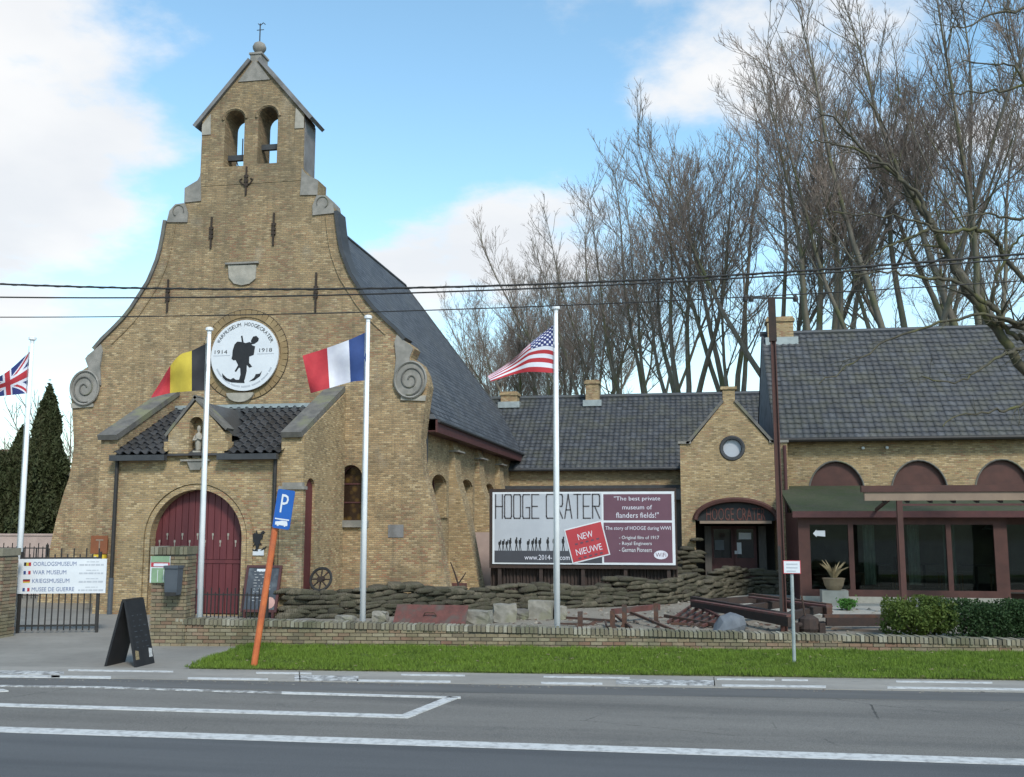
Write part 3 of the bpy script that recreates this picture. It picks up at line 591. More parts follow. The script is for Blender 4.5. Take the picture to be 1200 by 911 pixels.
# facade window
def pane_window(hole, Y, parent, glassmat, framemat, bars=2):
    xs = [p[0] for p in hole]; zs = [p[1] for p in hole]; x0, x1, z0, z1 = min(xs), max(xs), min(zs), max(zs); cx = (x0 + x1) / 2
    inner = [(cx + (u - cx) * .84, z0 + (v - z0) * .95 + .03) for u, v in hole]
    w_ = MB().slab(hole, [inner], yf(Y), yf(Y + .06)).build('window', framemat, parent)
    MB().slab([(cx + (u - cx) * .9, z0 + (v - z0) * .965 + .02) for u, v in hole], [], yf(Y + .025), yf(Y + .035)).build('pane', glassmat, w_)
    for i in range(bars):
        z = z0 + (z1 - z0) * (i + 1) / (bars + 1); MB().box((x0 + .03, Y + .005, z - .02), (x1 - .03, Y + .02, z + .02)).build('glazing_bar', framemat, w_)
    return w_
wn_ = pane_window(win, YF + .22, chapel, 'stained_glass', 'fascia_red')
a, b = F(386, 618), F(432, 610); MB().box((a[0], YF - .10, a[1]), (b[0], YF + .2, b[1])).build('window_sill', 'stone_grey', chapel)
mw = [(win[0][0] - .0, 0)]
# plaque plates on the facade
a, b = F(455, 630), F(473, 615); MB().box((a[0], YF - .02, a[1]), (b[0], YF + .01, b[1])).build('grey_plaque', 'render_grey', chapel)
# nave walls, roof
XE = P(499, 500, YB).x; XR = XE - .12; XL = 2 * XC - XR; ZE = PX(501, 488, XR + .42).z
ridge = PX(475, 335, XC); ZR = ridge.z; YR = ridge.y; YEND = PX(614, 560, XR).y + .3
def sw(cx, ytop, ysp, ybot, hwpx):
    c = PX(cx, ysp, XR); hw = abs(PX(cx + hwpx, ysp, XR).y - c.y); return arch(c.y, PX(cx, ybot, XR).z, hw, c.z, 12, PX(cx, ytop, XR).z - c.z)
w1 = sw(513, 557, 568, 606, 7.5); cy1 = (w1[0][0] + w1[1][0]) / 2
def wsame(cy): return [(u - cy1 + cy, v) for u, v in w1]
cys = [cy1, cy1 + 3.75, cy1 + 7.5, cy1 + 11.2]; swh = [wsame(c) for c in cys]
sl = [(YB + .01, 0), (YEND, 0), (YEND, ZE + .05), (YB + .01, ZE + .05)]
MB().slab(sl, swh, xf(XR), xf(XR - .5)).build('side_wall', 'brick_museum', chapel)
MB().box((XL, YB + .01, 0), (XL + .5, YEND, ZE + .05)).build('side_wall', 'brick_chapel', chapel)
MB().box((XL + .5, YEND - .5, 0), (XR - .5, YEND, ZE + .05)).build('rear_wall', 'brick_chapel', chapel)
for h in swh:
    c = (h[0][0] + h[1][0]) / 2
    o_ = [(c + (u - c) * 1.5, v + (.12 if i > 1 else -.02)) for i, (u, v) in enumerate(h)]
    inn = [(c + (u - c) * 1.1, v + (.02 if i > 1 else 0)) for i, (u, v) in enumerate(h)]
    MB().slab(o_[1:] + [o_[0]], [inn], xf(XR + .05), xf(XR - .02)).build('window_surround', 'brick_museum', chapel)
    wd = MB().slab(h, [[(c + (u - c) * .84, h[0][1] + (v - h[0][1]) * .95 + .03) for u, v in h]], xf(XR - .3), xf(XR - .36)).build('window', 'fascia_red', chapel)
    MB().slab([(c + (u - c) * .9, h[0][1] + (v - h[0][1]) * .965 + .02) for u, v in h], [], xf(XR - .325), xf(XR - .335)).build('pane', 'glass_dark', wd)
# battered buttresses between the windows
fl = [(-(half[i][0] + abs(half[8][0])), half[i][1]) for i in range(0, 6)]
fl = [(abs(half[i][0]) - abs(half[6][0]), half[i][1]) for i in range(0, 7)]
for i in range(4):
    yc = cys[0] + 1.85 + i * 3.72
    zt = fl[-1][1] - .05
    prof = [(0, 0)] + [(max(u, .0) * 1.0 + .20, v) for u, v in fl] + [(.0, zt + .65)]
    prof = [(XR - .05 + u, v) for u, v in prof]
    m = MB().slab(prof, [], yf(yc - .42), yf(yc + .42)); m.build('buttress', 'brick_museum', chapel)
    MB().box((XR - .02, yc - .47, zt - .05), (XR + .3, yc + .47, zt + .0)).build('buttress_ledge', 'stone_grey', chapel)
a = PX(565, 527, XR); MB().box((XR - .02, a.y - .1, a.z - .17), (XR + .012, a.y + .1, a.z + .17)).build('wall_slot', 'lead_dark', chapel)
OV = .42
XEa, XEb = XR + OV, XL - OV
rm = MB()
ze = ZE + .02
A, B_, C_, D_ = V(XEa, YB + .02, ze), V(XEa, YEND + OV, ze), V(XEb, YEND + OV, ze), V(XEb, YB + .02, ze)
R0, R1 = V(XC, YB + .02, ZR), V(XC, YR, ZR)
rm.add([A, B_, C_, D_, R0, R1], [(0, 1, 5, 4), (2, 3, 4, 5), (1, 2, 5), (0, 3, 2, 1), (0, 4, 3)])
rf = rm.build('nave_roof', 'slate', chapel)
MB().tube([R0, R1], .07, 6).build('ridge_cap', 'lead_dark', rf); MB().tube([R1, B_], .05, 6).build('hip_cap', 'lead_dark', rf)
fh = .36
MB().box((XEa - .03, YB + .03, ze - fh), (XEa + .025, YEND + OV + .02, ze - .01)).box((XR + .01, YB + .03, ze - fh + .02), (XEa - .04, YEND + OV, ze - fh + .05)).build('fascia', 'fascia_red', chapel)
MB().tube([V(XEa + .06, YB + .05, ze - .04), V(XEa + .06, YEND + OV, ze - .04)], .055, 6).build('gutter', 'lead_dark', chapel)
MB().tube([V(XEa - .05, YEND + .3, ze - fh), V(XR + .1, YEND - .1, ze - .9), V(XR + .1, YEND - .1, .2)], .05, 6).build('downpipe', 'iron_black', chapel)
MB().box((XE - .1, YB - .05, F(490, 545)[1]), (XE + .03, YB + .16, F(490, 497)[1])).build('corner_shade', 'lead_dark', chapel)  # solid dark box standing in for the shade of the corner gap
# ------------------------------------------------------------------ porch (parts of the chapel)
def Q(x, y, Y=YP): p = P(x, y, Y); return (p.x, p.z)
px0, px1 = Q(134, 600)[0], Q(327, 600)[0]; zev = (Q(150, 532)[1] + Q(310, 531)[1]) / 2
pc = (Q(176, 628)[0] + Q(284, 628)[0]) / 2; phw = (Q(284, 628)[0] - Q(176, 628)[0]) / 2; zspr = Q(230, 574)[1] - phw
gx0, gx1 = Q(197, 520)[0], Q(263, 520)[0]; gxa = (gx0 + gx1) / 2; zsh0 = Q(197, 509)[1]; zga = Q(229, 468)[1]
po = [(px0, 0), (px1, 0), (px1, zev - .02), (gx1, zev - .02), (gx1, zsh0), (gxa, zga), (gx0, zsh0), (gx0, zev - .02), (px0, zev - .02)]
dh = arch(pc, .02, phw, zspr, 20)
nx = Q(229.5, 510); nh = arch(nx[0], Q(229, 537)[1], (Q(237.5, 510)[0] - Q(221.5, 510)[0]) / 2, Q(229, 497)[1], 10)
MB().slab(po, [dh, nh], yf(YP), yf(YP + .4)).build('porch_wall', 'brick_museum', chapel)
MB().slab([(u, v) for u, v in nh], [], yf(YP + .3), yf(YP + .34)).build('niche_back', 'brick_museum', chapel)
a, b = Q(213, 541), Q(247, 538.5); MB().box((a[0], YP - .09, a[1]), (b[0], YP + .28, b[1])).build('niche_shelf', 'stone_grey', chapel)
a, b = Q(220, 551), Q(240, 541); MB().slab([(a[0] + .1, a[1]), (b[0] - .1, a[1]), (b[0], b[1]), (a[0], b[1])], [], yf(YP - .06), yf(YP + .02)).build('niche_corbel', 'stone_grey', chapel)
# gablet copings
for x0, y0, x1, y1 in ((194, 512, 230.5, 465), (266, 504, 227, 465)):
    a, b = Q(x0, y0), Q(x1, y1); MB().beam(V(a[0], YP + .17, a[1] + .02), V(b[0], YP + .17, b[1] + .02), .40, .07, up=(0, 0, 1)).build('gablet_coping', 'coping_stone', chapel)
for gx, sg in ((gx0, -1), (gx1, 1)): MB().box((gx - .1 * (sg < 0), YP - .02, zev + .05), (gx + .1 * (sg > 0), YP + .3, zev + .3)).build('gablet_foot', 'brick_museum', chapel)
# little roof behind the gablet joins it to the lean-to
ztop = P(250, 478, YF).z; zlo = zev - .02; yl = YP - .18
def roofz(y): return zlo + (ztop - zlo) * (y - yl) / (YF - yl)
def ygab(z): return yl + (z - zlo) / (ztop - zlo) * (YF - yl)
m = MB(); g0, g1, ga_ = V(gx0, YP + .35, zsh0 - .02), V(gx1, YP + .35, zsh0 - .02), V(gxa, YP + .35, zga - .04)
m.add([g0, ga_, V(gxa, min(ygab(zga) , YF), zga - .04), V(gx0, ygab(zsh0), zsh0 - .02), g1, V(gx1, ygab(zsh0), zsh0 - .02)], [(0, 1, 2, 3), (1, 4, 5, 2)])
m.build('gablet_roof', 'pantile', chapel)
# arch surround: stepped brick rings, and jambs
for k_, (r0, r1, pj) in enumerate(((1.0, 1.10, .03), (1.12, 1.24, .055))):
    o_ = arch(pc, .02, phw * r1, zspr, 24); i_ = arch(pc, .02, phw * r0, zspr, 24)
    pl = [o_[0]] + [o_[-1]] + o_[-2:1:-1] + [o_[1]] + [i_[1]] + i_[2:] + [i_[0]]
    loop = [(pc - phw * r1, .02)] + [(pc + phw * r1 * math.cos(t), zspr + phw * r1 * math.sin(t)) for t in np.linspace(math.pi, 0, 25)] + [(pc + phw * r1, .02), (pc + phw * r0, .02)] + [(pc + phw * r0 * math.cos(t), zspr + phw * r0 * math.sin(t)) for t in np.linspace(0, math.pi, 25)] + [(pc - phw * r0, .02)]
    MB().slab(loop, [], yf(YP - pj), yf(YP + .02)).build('arch_surround', 'brick_museum', chapel)
# door: two leaves of separate planks with a cross rail
NPL = 14; dw = 2 * phw / NPL
for leaf in (0, 1):
    lf = MB().box((pc + (leaf - 1) * phw, YP + .3, .03), (pc + leaf * phw, YP + .34, zspr)).build('door_leaf', 'red_paint', chapel)
    for j in range(NPL // 2):
        xa = pc - phw + (leaf * NPL // 2 + j) * dw; xb = xa + dw
        top = lambda x: zspr + math.sqrt(max(0, phw ** 2 - (x - pc) ** 2))
        for z0, z1 in ((.05, 1.25), (1.36, None)):
            pts = [(xa + .008, z0), (xb - .008, z0)] + ([(xb - .008, z1), (xa + .008, z1)] if z1 else [(xb - .008, top(xb - .008)), ((xa + xb) / 2, top((xa + xb) / 2)), (xa + .008, top(xa + .008))])
            MB().slab(pts, [], yf(YP + .255), yf(YP + .3)).build('plank', 'red_paint', lf)
    MB().box((pc + (leaf - 1) * phw + .01, YP + .24, 1.26), (pc + leaf * phw - .01, YP + .3, 1.35)).build('door_rail', 'red_paint', lf)
    for j in range(6):
        x = pc + (leaf - 1) * phw + (j + .6) * phw / 6; z = 1.72 + (.17 if j % 2 else 0) - .05
        MB().box((x - .022, YP + .242, z + .1), (x + .022, YP + .254, z + .16)).box((x - .008, YP + .242, z), (x + .008, YP + .254, z + .1)).build('door_ornament', 'stone_pale', lf)
MB().box((px0 + .4, YP + .9, .02), (px1 - .4, YP + .95, zev)).build('porch_backing', 'interior', chapel)
# porch roof: pantiles one by one
pr = MB(); pr.add([V(px0 - .03, yl + .05, zlo - .04), V(px1, yl + .05, zlo - .04), V(px1, YF - .01, ztop - .03), V(px0 - .03, YF - .01, ztop - .03)], [(0, 1, 2, 3)])
proof = pr.build('porch_roof', 'lead_dark', chapel)
sl_len = math.hypot(YF - yl, ztop - zlo); sl_ang = math.atan2(ztop - zlo, YF - yl); TW, TR = .235, .33; rows = int(sl_len / TR) + 1
def pantile_mesh():
    m = MB(); n = 8; pts = []
    for j, (yy, dz) in enumerate(((0, .045), (.37, .005))):
        for i in range(n + 1):
            u = i / n; z = .045 * math.sin(2 * math.pi * (u * 1.0 + .05)) * (1 if u < .55 else .8); pts.append(V(u * TW * 1.08, yy, z + dz))
    for i in range(n + 1): pts.append(V(i / n * TW * 1.08, .004, pts[i].z - .022))
    fs = [(i, i + 1, n + 2 + i, n + 1 + i) for i in range(n)] + [(2 * n + 2 + i, 2 * n + 3 + i, i + 1, i) for i in range(n)]
    m.add(pts, fs); o = m.build('roof_tile', 'pantile', None, smooth=False); me = o.data; bpy.data.objects.remove(o); return me
ptm = pantile_mesh(); pb = wloc(proof)
for r_ in range(rows):
    y = yl + r_ * TR * math.cos(sl_ang); z = zlo + r_ * TR * math.sin(sl_ang)
    c0 = 0; x = px0
    while x < px1 - .1:
        xm = x + TW / 2; zg = roofz(y + .1)
        inside_g = gx0 - .05 < xm < gx1 + .05 and zg < zsh0 + (zga - zsh0) * (1 - abs(xm - gxa) / (gx1 - gxa)) - .02
        if not inside_g and y + TR * .6 < YF: inst('roof_tile', ptm, proof, V(x, y, z) - pb, (sl_ang + random.uniform(-.015, .015), 0, random.uniform(-.01, .01)))
        x += TW
MB().box((px0, YF - .22, ztop - .06), (px1, YF - .02, ztop + .05)).build('lead_flashing', 'lead_pale', chapel)
for a_, b_ in ((px0 - .05, gx0 + .06), (gx1 - .06, px1)): MB().box((a_, yl - .1, zlo - .16), (b_, yl + .05, zlo - .02)).build('eaves_board', 'lead_dark', chapel)
# wing walls with sloping stone copings on either side of the porch
def wing(x0, x1, zfront, zback, name_mat, stone_over, holes=()):
    yy0 = YP + .02; pf = [(yy0, 0), (YF, 0), (YF, zback), (yy0, zfront)]
    wl = MB().slab(pf, list(holes), xf(x0), xf(x1)).build('wing_wall', name_mat, chapel)
    a = V((x0 + x1) / 2, yy0 - .12, zfront + .02); b = V((x0 + x1) / 2, YF, zback + .12)
    MB().beam(a, b, abs(x1 - x0) + stone_over, .14).build('coping', 'coping_stone', wl); return wl
lx0, lx1 = px0 - .48, px0 + .0; rx0, rx1 = px1 + .004, Q(354, 600)[0]
zw = Q(335, 511)[1]; zbk = P(385, 461, YF).z
wing(lx0, lx1 - .004, zw, zbk, 'brick_chapel', .06); 
ya_, yb2 = YP + .2, PX(367.5, 640, rx1).y; sdh = arch((ya_ + yb2) / 2, .03, (yb2 - ya_) / 2, PX(361, 575, rx1).z, 10)
rw = wing(rx0, rx1, zw, zbk, 'brick_museum', -.06, [sdh])
MB().slab(sdh, [], xf(rx1 - .07), xf(rx1 - .12)).build('side_door', 'red_paint', chapel)
a = Q(333, 574); b = Q(356, 563)
MB().box((rx0 + .05, YP - .10, 0), (rx1 + .06, YP + .05, a[1])).build('wing_plinth', 'brick_chapel', chapel)
MB().box((rx0 + .02, YP - .15, a[1]), (rx1 + .1, YP + .06, a[1] + .08)).box((rx0 + .1, YP - .1, a[1] + .08), (rx1 + .02, YP + .06, a[1] + .17)).build('plinth_cap', 'stone_grey', chapel)
for x in (px0 + .06, px1 - .1):
    MB().tube([V(x, YP - .08, zlo - .1), V(x, YP - .08, .9)], .05, 8).build('downpipe', 'iron_black', chapel); MB().tube([V(x, YP - .08, .9), V(x, YP - .08, .0)], .062, 8).build('downpipe_shoe', 'grey_plastic', chapel)
# statue in the niche
st = thing('statue', 'small pale stone statue standing on a block inside the porch niche', 'statue', (nx[0], YP + .16, Q(229, 538.5)[1] + .0))
sz = wloc(st)
MB().box((nx[0] - .1, YP + .06, sz.z), (nx[0] + .1, YP + .26, sz.z + .22)).build('pedestal', 'stone_pale', st)
MB().lathe((nx[0], YP + .16, sz.z + .22), [(.06, 0), (.07, .05), (.085, .2), (.095, .36), (.085, .42), (.035, .46), (.03, .48), (.05, .52), (.055, .56), (.045, .61), (.02, .64)], 12).tube([V(nx[0] - .09, YP + .14, sz.z + .6), V(nx[0] - .1, YP + .07, sz.z + .48), V(nx[0] + .0, YP + .05, sz.z + .5)], .026, 6).tube([V(nx[0] + .09, YP + .14, sz.z + .6), V(nx[0] + .1, YP + .07, sz.z + .5), V(nx[0] + .02, YP + .05, sz.z + .54)], .026, 6).build('figure', 'stone_pale', st, smooth=True)
# ------------------------------------------------------------------ museum wings
def tiled_roof(name, x0, x1, y0, z0, y1, z1, parent, mat='tile_isl', tw=.235, tr=.28, skip=None):
    """rows of single-lap tiles as real overlapping pieces, joined into one part"""
    L = math.hypot(y1 - y0, z1 - z0); ca, sa = (y1 - y0) / L, (z1 - z0) / L; nr = int(round(L / tr)); nc = int((x1 - x0) / tw)
    n = 5; us = np.linspace(0, 1, n); prof = np.array([.0, .022, .008, -.01, .002]); V_ = []; F_ = []
    for r in range(nr):
        for c in range(nc):
            xa = x0 + c * tw + (0 if r % 2 == 0 else 0) + rng.uniform(-.006, .006); s0 = r * tr + rng.uniform(-.008, .008); s1 = s0 + tr * 1.15; o = len(V_)
            if skip and skip(xa + tw / 2, y0 + (s0 + tr / 2) * ca, z0 + (s0 + tr / 2) * sa): continue
            lift = .035 + rng.uniform(-.006, .008)
            for (s_, d_) in ((s0, lift - .03), (s0, lift), (s1, .004)):
                for u, pz in zip(us, prof):
                    d2 = d_ + pz; V_.append((xa + u * tw * .985, y0 + s_ * ca - d2 * sa, z0 + s_ * sa + d2 * ca))
            for k_ in range(2):
                for i in range(n - 1): F_.append((o + k_ * n + i, o + k_ * n + i + 1, o + (k_ + 1) * n + i + 1, o + (k_ + 1) * n + i))
    b = wloc(parent); o = np_mesh(name, np.array(V_) - np.array(b), np.array(F_), mat, parent); o['kind'] = 'stuff'; return o
# low wing behind the billboard
YL = 41.0; YLr = 45.6
lw0, lw1 = P(600, 550, YL).x - 2.5, P(905, 550, YL).x; zle = P(720, 549, YL).z; zlr = P(720, 466, YLr).z
low = thing('museum_wing', 'low brick museum wing with dark tiled roof and two stubby chimneys', 'building', ((lw0 + lw1) / 2, YL, 0))
MB().box((lw0, YL, 0), (lw1, YL + 9, zle)).build('wall', 'brick_museum', low)
rb = MB().add([V(lw0, YL - .3, zle - .03), V(lw1, YL - .3, zle - .03), V(lw1, YLr, zlr), V(lw0, YLr, zlr), V(lw0, YL + 9.5, zle - .03), V(lw1, YL + 9.5, zle - .03)], [(0, 1, 2, 3), (3, 2, 5, 4)]).build('roof', 'lead_dark', low)
tl = tiled_roof('roof_tiles', lw0, lw1, YL - .3, zle, YLr, zlr + .03, low)
MB().tube([V(lw0, YLr, zlr + .05), V(lw1, YLr, zlr + .05)], .11, 8).build('ridge_tiles', 'tile_isl', low)
MB().tube([V(lw0, YL - .36, zle - .04), V(lw1, YL - .36, zle - .04)], .07, 8).build('gutter', 'lead_dark', low)
for x0, x1, y0, y1 in ((588, 607, 459.5, 474), (687, 702, 446, 472)):
    a, b = P(x0, y1, YLr - .5), P(x1, y0, YLr - .5); ch = MB().box((a.x, YLr - .75, a.z - .6), (b.x, YLr - .1, b.z)).box((a.x - .05, YLr - .8, b.z - .18), (b.x + .05, YLr - .05, b.z - .06)).build('chimney', 'brick_museum', low)
    MB().box((a.x - .12, YLr - .85, a.z - .2), (b.x + .12, YLr - .05, a.z + .08)).build('flashing', 'lead_pale', ch)
# flat-roofed link in front of the low wing
a, b = P(618, 606, YL - 2.2), P(806, 570, YL - 2.2)
MB().box((lw0 + 1.5, YL - 2.2, b.z - .5), (lw1, YL - .01, b.z)).build('link_roof', 'render_grey', low)
MB().box((lw0 + 1.5, YL - 2.26, b.z - .06), (lw1, YL - .01, b.z + .05)).build('link_coping', 'lead_dark', low)
MB().box((lw0 + 1.6, YL - 2.0, 0), (lw1, YL - .02, b.z - .5)).build('link_wall', 'timber_grey', low)
# entrance gable
YG = 34.3
def E_(x, y): p = P(x, y, YG); return (p.x, p.z)
ga0, ga1 = E_(797.5, 560)[0], E_(924, 560)[0]; gxm = E_(855, 500)[0]
ent = thing('entrance_gable', 'brick entrance gable with round window and wide shallow arch over a dark doorway', 'building', (gxm, YG, 0))
zl, zr_ = E_(798, 522)[1], E_(924, 517)[1]; zs_ = (zl + zr_) / 2
sl0, sl1 = E_(809, 520)[0], E_(902, 516)[0]; sx0, sx1 = gxm - .36, gxm + .36; ztp = E_(855, 472)[1]; zcap = E_(855, 456)[1]
go = [(ga0, 0), (ga1, 0), (ga1, zs_), (sl1, zs_), (gxm + .2, ztp), (gxm + .2, zcap), (gxm - .2, zcap), (gxm - .2, ztp), (sl0, zs_), (ga0, zs_)]
ao = (E_(815, 615)[0], E_(911, 615)[0]); acx = sum(ao) / 2; ahw = (ao[1] - ao[0]) / 2; asp = E_(862, 609)[1]; art = E_(862, 586)[1]
ah = arch(acx, .03, ahw, asp, 18, art - asp)
wc = E_(858, 525.5); wr_ = (E_(871, 525)[0] - E_(845, 525)[0]) / 2
wh = [(wc[0] + wr_ * math.cos(t), wc[1] + wr_ * math.sin(t)) for t in np.linspace(0, 2 * math.pi, 28, endpoint=False)]
MB().slab(go, [ah, wh], yf(YG), yf(YG + .5)).build('wall', 'brick_museum', ent)
rw_ = MB().tube([V(wc[0] + wr_ * 1.0 * math.cos(t), YG + .02, wc[1] + wr_ * math.sin(t)) for t in np.linspace(0, 2 * math.pi, 29)], .07, 6, cap=False).build('window', 'lead_dark', ent)
MB().slab([(wc[0] + (u - wc[0]) * .98, wc[1] + (v - wc[1]) * .98) for u, v in wh], [], yf(YG + .1), yf(YG + .12)).build('pane', 'board_grey', rw_)
MB().box((ga0 + .02, YG + .5, 0), (ga0 + .4, YL + 1, zs_ - .1)).box((ga1 - .4, YG + .5, 0), (ga1 - .02, YL + 1, zs_ - .1)).build('return_wall', 'brick_museum', ent)
for e0, a0 in (((sl0 - .12, zs_ - .04), (gxm - .2, ztp + .03)), ((sl1 + .12, zs_ - .04), (gxm + .2, ztp + .03))):
    MB().beam(V(e0[0], YG + .24, e0[1] + .04), V(a0[0], YG + .24, a0[1] + .04), .6, .09).build('coping', 'coping_stone', ent)
for a_, b_ in ((ga0 - .06, sl0 + .02), (sl1 - .02, ga1 + .04)): MB().box((a_, YG - .06, zs_), (b_, YG + .55, zs_ + .08)).build('shoulder_slab', 'stone_grey', ent)
MB().box((gxm - .27, YG - .05, zcap - .02), (gxm + .27, YG + .55, zcap + .08)).build('apex_cap', 'brick_museum', ent)
gr = MB(); yb_ = YLr; zap = ztp - .02
gr.add([V(sl0, YG + .45, zs_), V(gxm, YG + .45, ztp + .25), V(sl1, YG + .45, zs_), V(sl0, yb_, zs_), V(gxm, yb_, ztp + .25), V(sl1, yb_, zs_)], [(0, 1, 4, 3), (1, 2, 5, 4)])
gr.build('roof', 'roof_tile', ent)
arc_pts = [V(acx + (ahw) * math.cos(t), YG - .03, asp + (art - asp) * math.sin(t)) for t in np.linspace(0, math.pi, 25)]
MB().tube(arc_pts, .085, 6).build('arch_trim', 'maroon_timber', ent)
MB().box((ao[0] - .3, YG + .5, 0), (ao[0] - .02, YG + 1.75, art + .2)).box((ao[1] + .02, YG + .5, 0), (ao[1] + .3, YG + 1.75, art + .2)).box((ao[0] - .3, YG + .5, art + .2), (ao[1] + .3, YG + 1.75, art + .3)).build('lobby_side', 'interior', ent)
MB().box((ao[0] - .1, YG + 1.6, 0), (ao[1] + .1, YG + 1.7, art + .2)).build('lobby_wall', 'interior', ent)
zb_ = E_(862, 612)[1]
MB().box((E_(820, 612)[0], YG - .14, zb_ - .05), (E_(904, 612)[0], YG + .1, zb_ + .04)).build('door_lintel', 'tan_paint', ent)
dz1 = E_(860, 632)[1]
for x0, x1, nm in ((835, 862, 'entrance_door'), (863, 889, 'entrance_door')):
    a, b = E_(x0, 680), E_(x1, 617); dd = MB().slab([(a[0], .05), (b[0], .05), (b[0], b[1]), (a[0], b[1])], [[(a[0] + .1, 1.05), (b[0] - .1, 1.05), (b[0] - .1, b[1] - .1), (a[0] + .1, b[1] - .1)]], yf(YG + 1.34), yf(YG + 1.4)).build(nm, 'fascia_red', ent)
    MB().box((a[0] + .08, YG + 1.365, 1.03), (b[0] - .08, YG + 1.375, b[1] - .08)).build('pane', 'glass_dark', dd)
for x0, x1, y0, y1 in ((868, 883, 625, 633), (866, 871, 637, 651), (863, 867, 647, 651), (839, 850, 634, 646)):
    a, b = E_(x0, y1), E_(x1, y0); MB().box((a[0], YG + 1.33, a[1]), (b[0], YG + 1.337, b[1])).build('notice', 'white_sign' if y0 != 634 else 'grey_plastic', ent)
for x0, x1 in ((826, 834), (891, 900)):
    a = E_(x0, 617); b = E_(x1, 617); MB().box((a[0], YG + 1.0, 0), (b[0], YG + 1.35, a[1])).build('door_post', 'timber_grey', ent)
# lettering in the arch: HOOGE CRATER, red on dark
MB().slab([(u, max(v, zb_ + .04)) for u, v in arch(acx, zb_, ahw - .04, asp - .05, 16, art - asp - .02)[2:]], [], yf(YG + .14), yf(YG + .18)).build('sign_board', 'ink_black', ent)
a, b = E_(828, 611), E_(897, 595)
text('HOOGE CRATER', 'sign_lettering', 'rust_red', ent, V(a[0], YG + .12, zb_ + .05) - wloc(ent), b[0] - a[0], .42)
MB().tube([V(ga1 - .1, YG - .1, zs_ - .1), V(ga1 - .1, YG - .1, .1)], .055, 8).build('downpipe', 'fascia_red', ent)
# tall wing (tavern) with glazed verandah
YT = 35.0; YTr = 39.4; tx0 = P(909, 512, YT).x; tx1 = 20.0; zte = P(1060, 512.5, YT - .3).z; ztr = P(1050, 388, YTr).z
tav = thing('tavern_wing', 'taller brick wing with long tiled roof, arched maroon panels and glazed verandah', 'building', ((tx0 + tx1) / 2, YT, 0))
zvt = P(1060, 569, YT).z
holes = []
for c, hw, yt in ((980, 33, 540.5), (1077, 33.5, 539.5), (1175, 33.5, 538.5), (1273, 34, 538)):
    cx = P(c, 560, YT).x; h_ = P(c + hw, 560, YT).x - cx; holes.append(arch(cx, 2.4, h_, zvt - .25, 16, P(c, yt, YT).z - zvt + .25))
wx0 = ga1 + .005
MB().slab([(wx0, 0), (tx1, 0), (tx1, zte), (wx0, zte)], holes, yf(YT), yf(YT + .4)).build('wall', 'brick_museum', tav)
MB().slab([(YT + .4, 0), (YT + 9, 0), (YT + 9, zte), (YTr, ztr - .15), (YT + .4, zte + .1)], [], xf(tx0 - .03), xf(tx0 + .4)).build('end_wall', 'render_grey', tav)
for h in holes:
    c = (h[0][0] + h[1][0]) / 2; MB().slab([(c + (u - c) * 1.01, v + .01) for u, v in h], [], yf(YT + .12), yf(YT + .2)).build('arch_panel', 'maroon_timber', tav)
    MB().tube([V(u, YT - .0, v) for u, v in h[2:]], .03, 5).build('arch_edge', 'coping_stone', tav)
MB().add([V(tx0 - .05, YT - .35, zte - .06), V(tx1, YT - .35, zte - .06), V(tx1, YTr, ztr - .03), V(tx0 - .05, YTr, ztr - .03), V(tx0 - .05, YT + 9.4, zte - .06), V(tx1, YT + 9.4, zte - .06)], [(0, 1, 2, 3), (3, 2, 5, 4)]).build('roof', 'lead_dark', tav)
tiled_roof('roof_tiles', tx0 - .06, tx1, YT - .35, zte - .03, YTr, ztr, tav)
MB().tube([V(tx0 - .1, YTr, ztr + .03), V(tx1, YTr, ztr + .03)], .1, 8).build('ridge_tiles', 'tile_isl', tav)
MB().tube([V(tx0, YT - .42, zte - .05), V(tx1, YT - .42, zte - .05)], .075, 8).build('gutter', 'iron_black', tav)
a, b = P(899, 400, YTr), P(928, 373, YTr)
ch = MB().box((a.x, YTr - .4, a.z - .6), (b.x, YTr + .4, b.z)).box((a.x - .05, YTr - .45, b.z - .2), (b.x + .05, YTr + .45, b.z - .08)).build('chimney', 'brick_museum', tav)
MB().box((a.x - .1, YTr - .55, a.z - .35), (b.x + .15, YTr + .5, a.z + .05)).build('flashing', 'lead_pale', ch)
for x, y in ((1011, 525.5), (1039, 525)):
    p = P(x, y, YT); MB().lathe((p.x, YT - .08, p.z - .05), [(.02, 0), (.05, .02), (.05, .08), (.02, .1)], 8).build('wall_lamp', 'white_paint', tav)
# verandah
YV = 30.4; zvf = P(1000, 600, YV - .2).z; vx0 = P(936, 640, YV).x; vx1 = P(1181, 640, YV).x; zh = P(1060, 615, YV).z; zs2 = P(1060, 692, YV).z; zpl = P(1060, 700, YV).z
MB().add([V(vx0 - .15, YV - .25, zvf), V(tx1, YV - .25, zvf), V(tx1, YT - .005, zvt), V(vx0 - .15, YT - .005, zvt), V(vx0 - .15, YV - .25, zvf - .08), V(tx1, YV - .25, zvf - .08), V(tx1, YT - .005, zvt - .08), V(vx0 - .15, YT - .005, zvt - .08)],
         [(0, 1, 2, 3), (4, 7, 6, 5), (0, 4, 5, 1), (0, 3, 7, 4)]).build('verandah_roof', 'moss_roof', tav)
MB().box((vx0 - .17, YV - .3, zvf - .16), (tx1, YV - .24, zvf + .02)).build('verandah_fascia', 'fascia_red', tav)
fr = [(vx0, zpl), (vx1, zpl), (vx1, zvf - .1), (vx0, zvf - .1)]
bays = [(950, 995), (1001, 1052), (1059, 1110), (1116, 1166)]
hb = [[(P(l_, 650, YV).x, zs2), (P(r_, 650, YV).x, zs2), (P(r_, 650, YV).x, zh), (P(l_, 650, YV).x, zh)] for l_, r_ in bays]
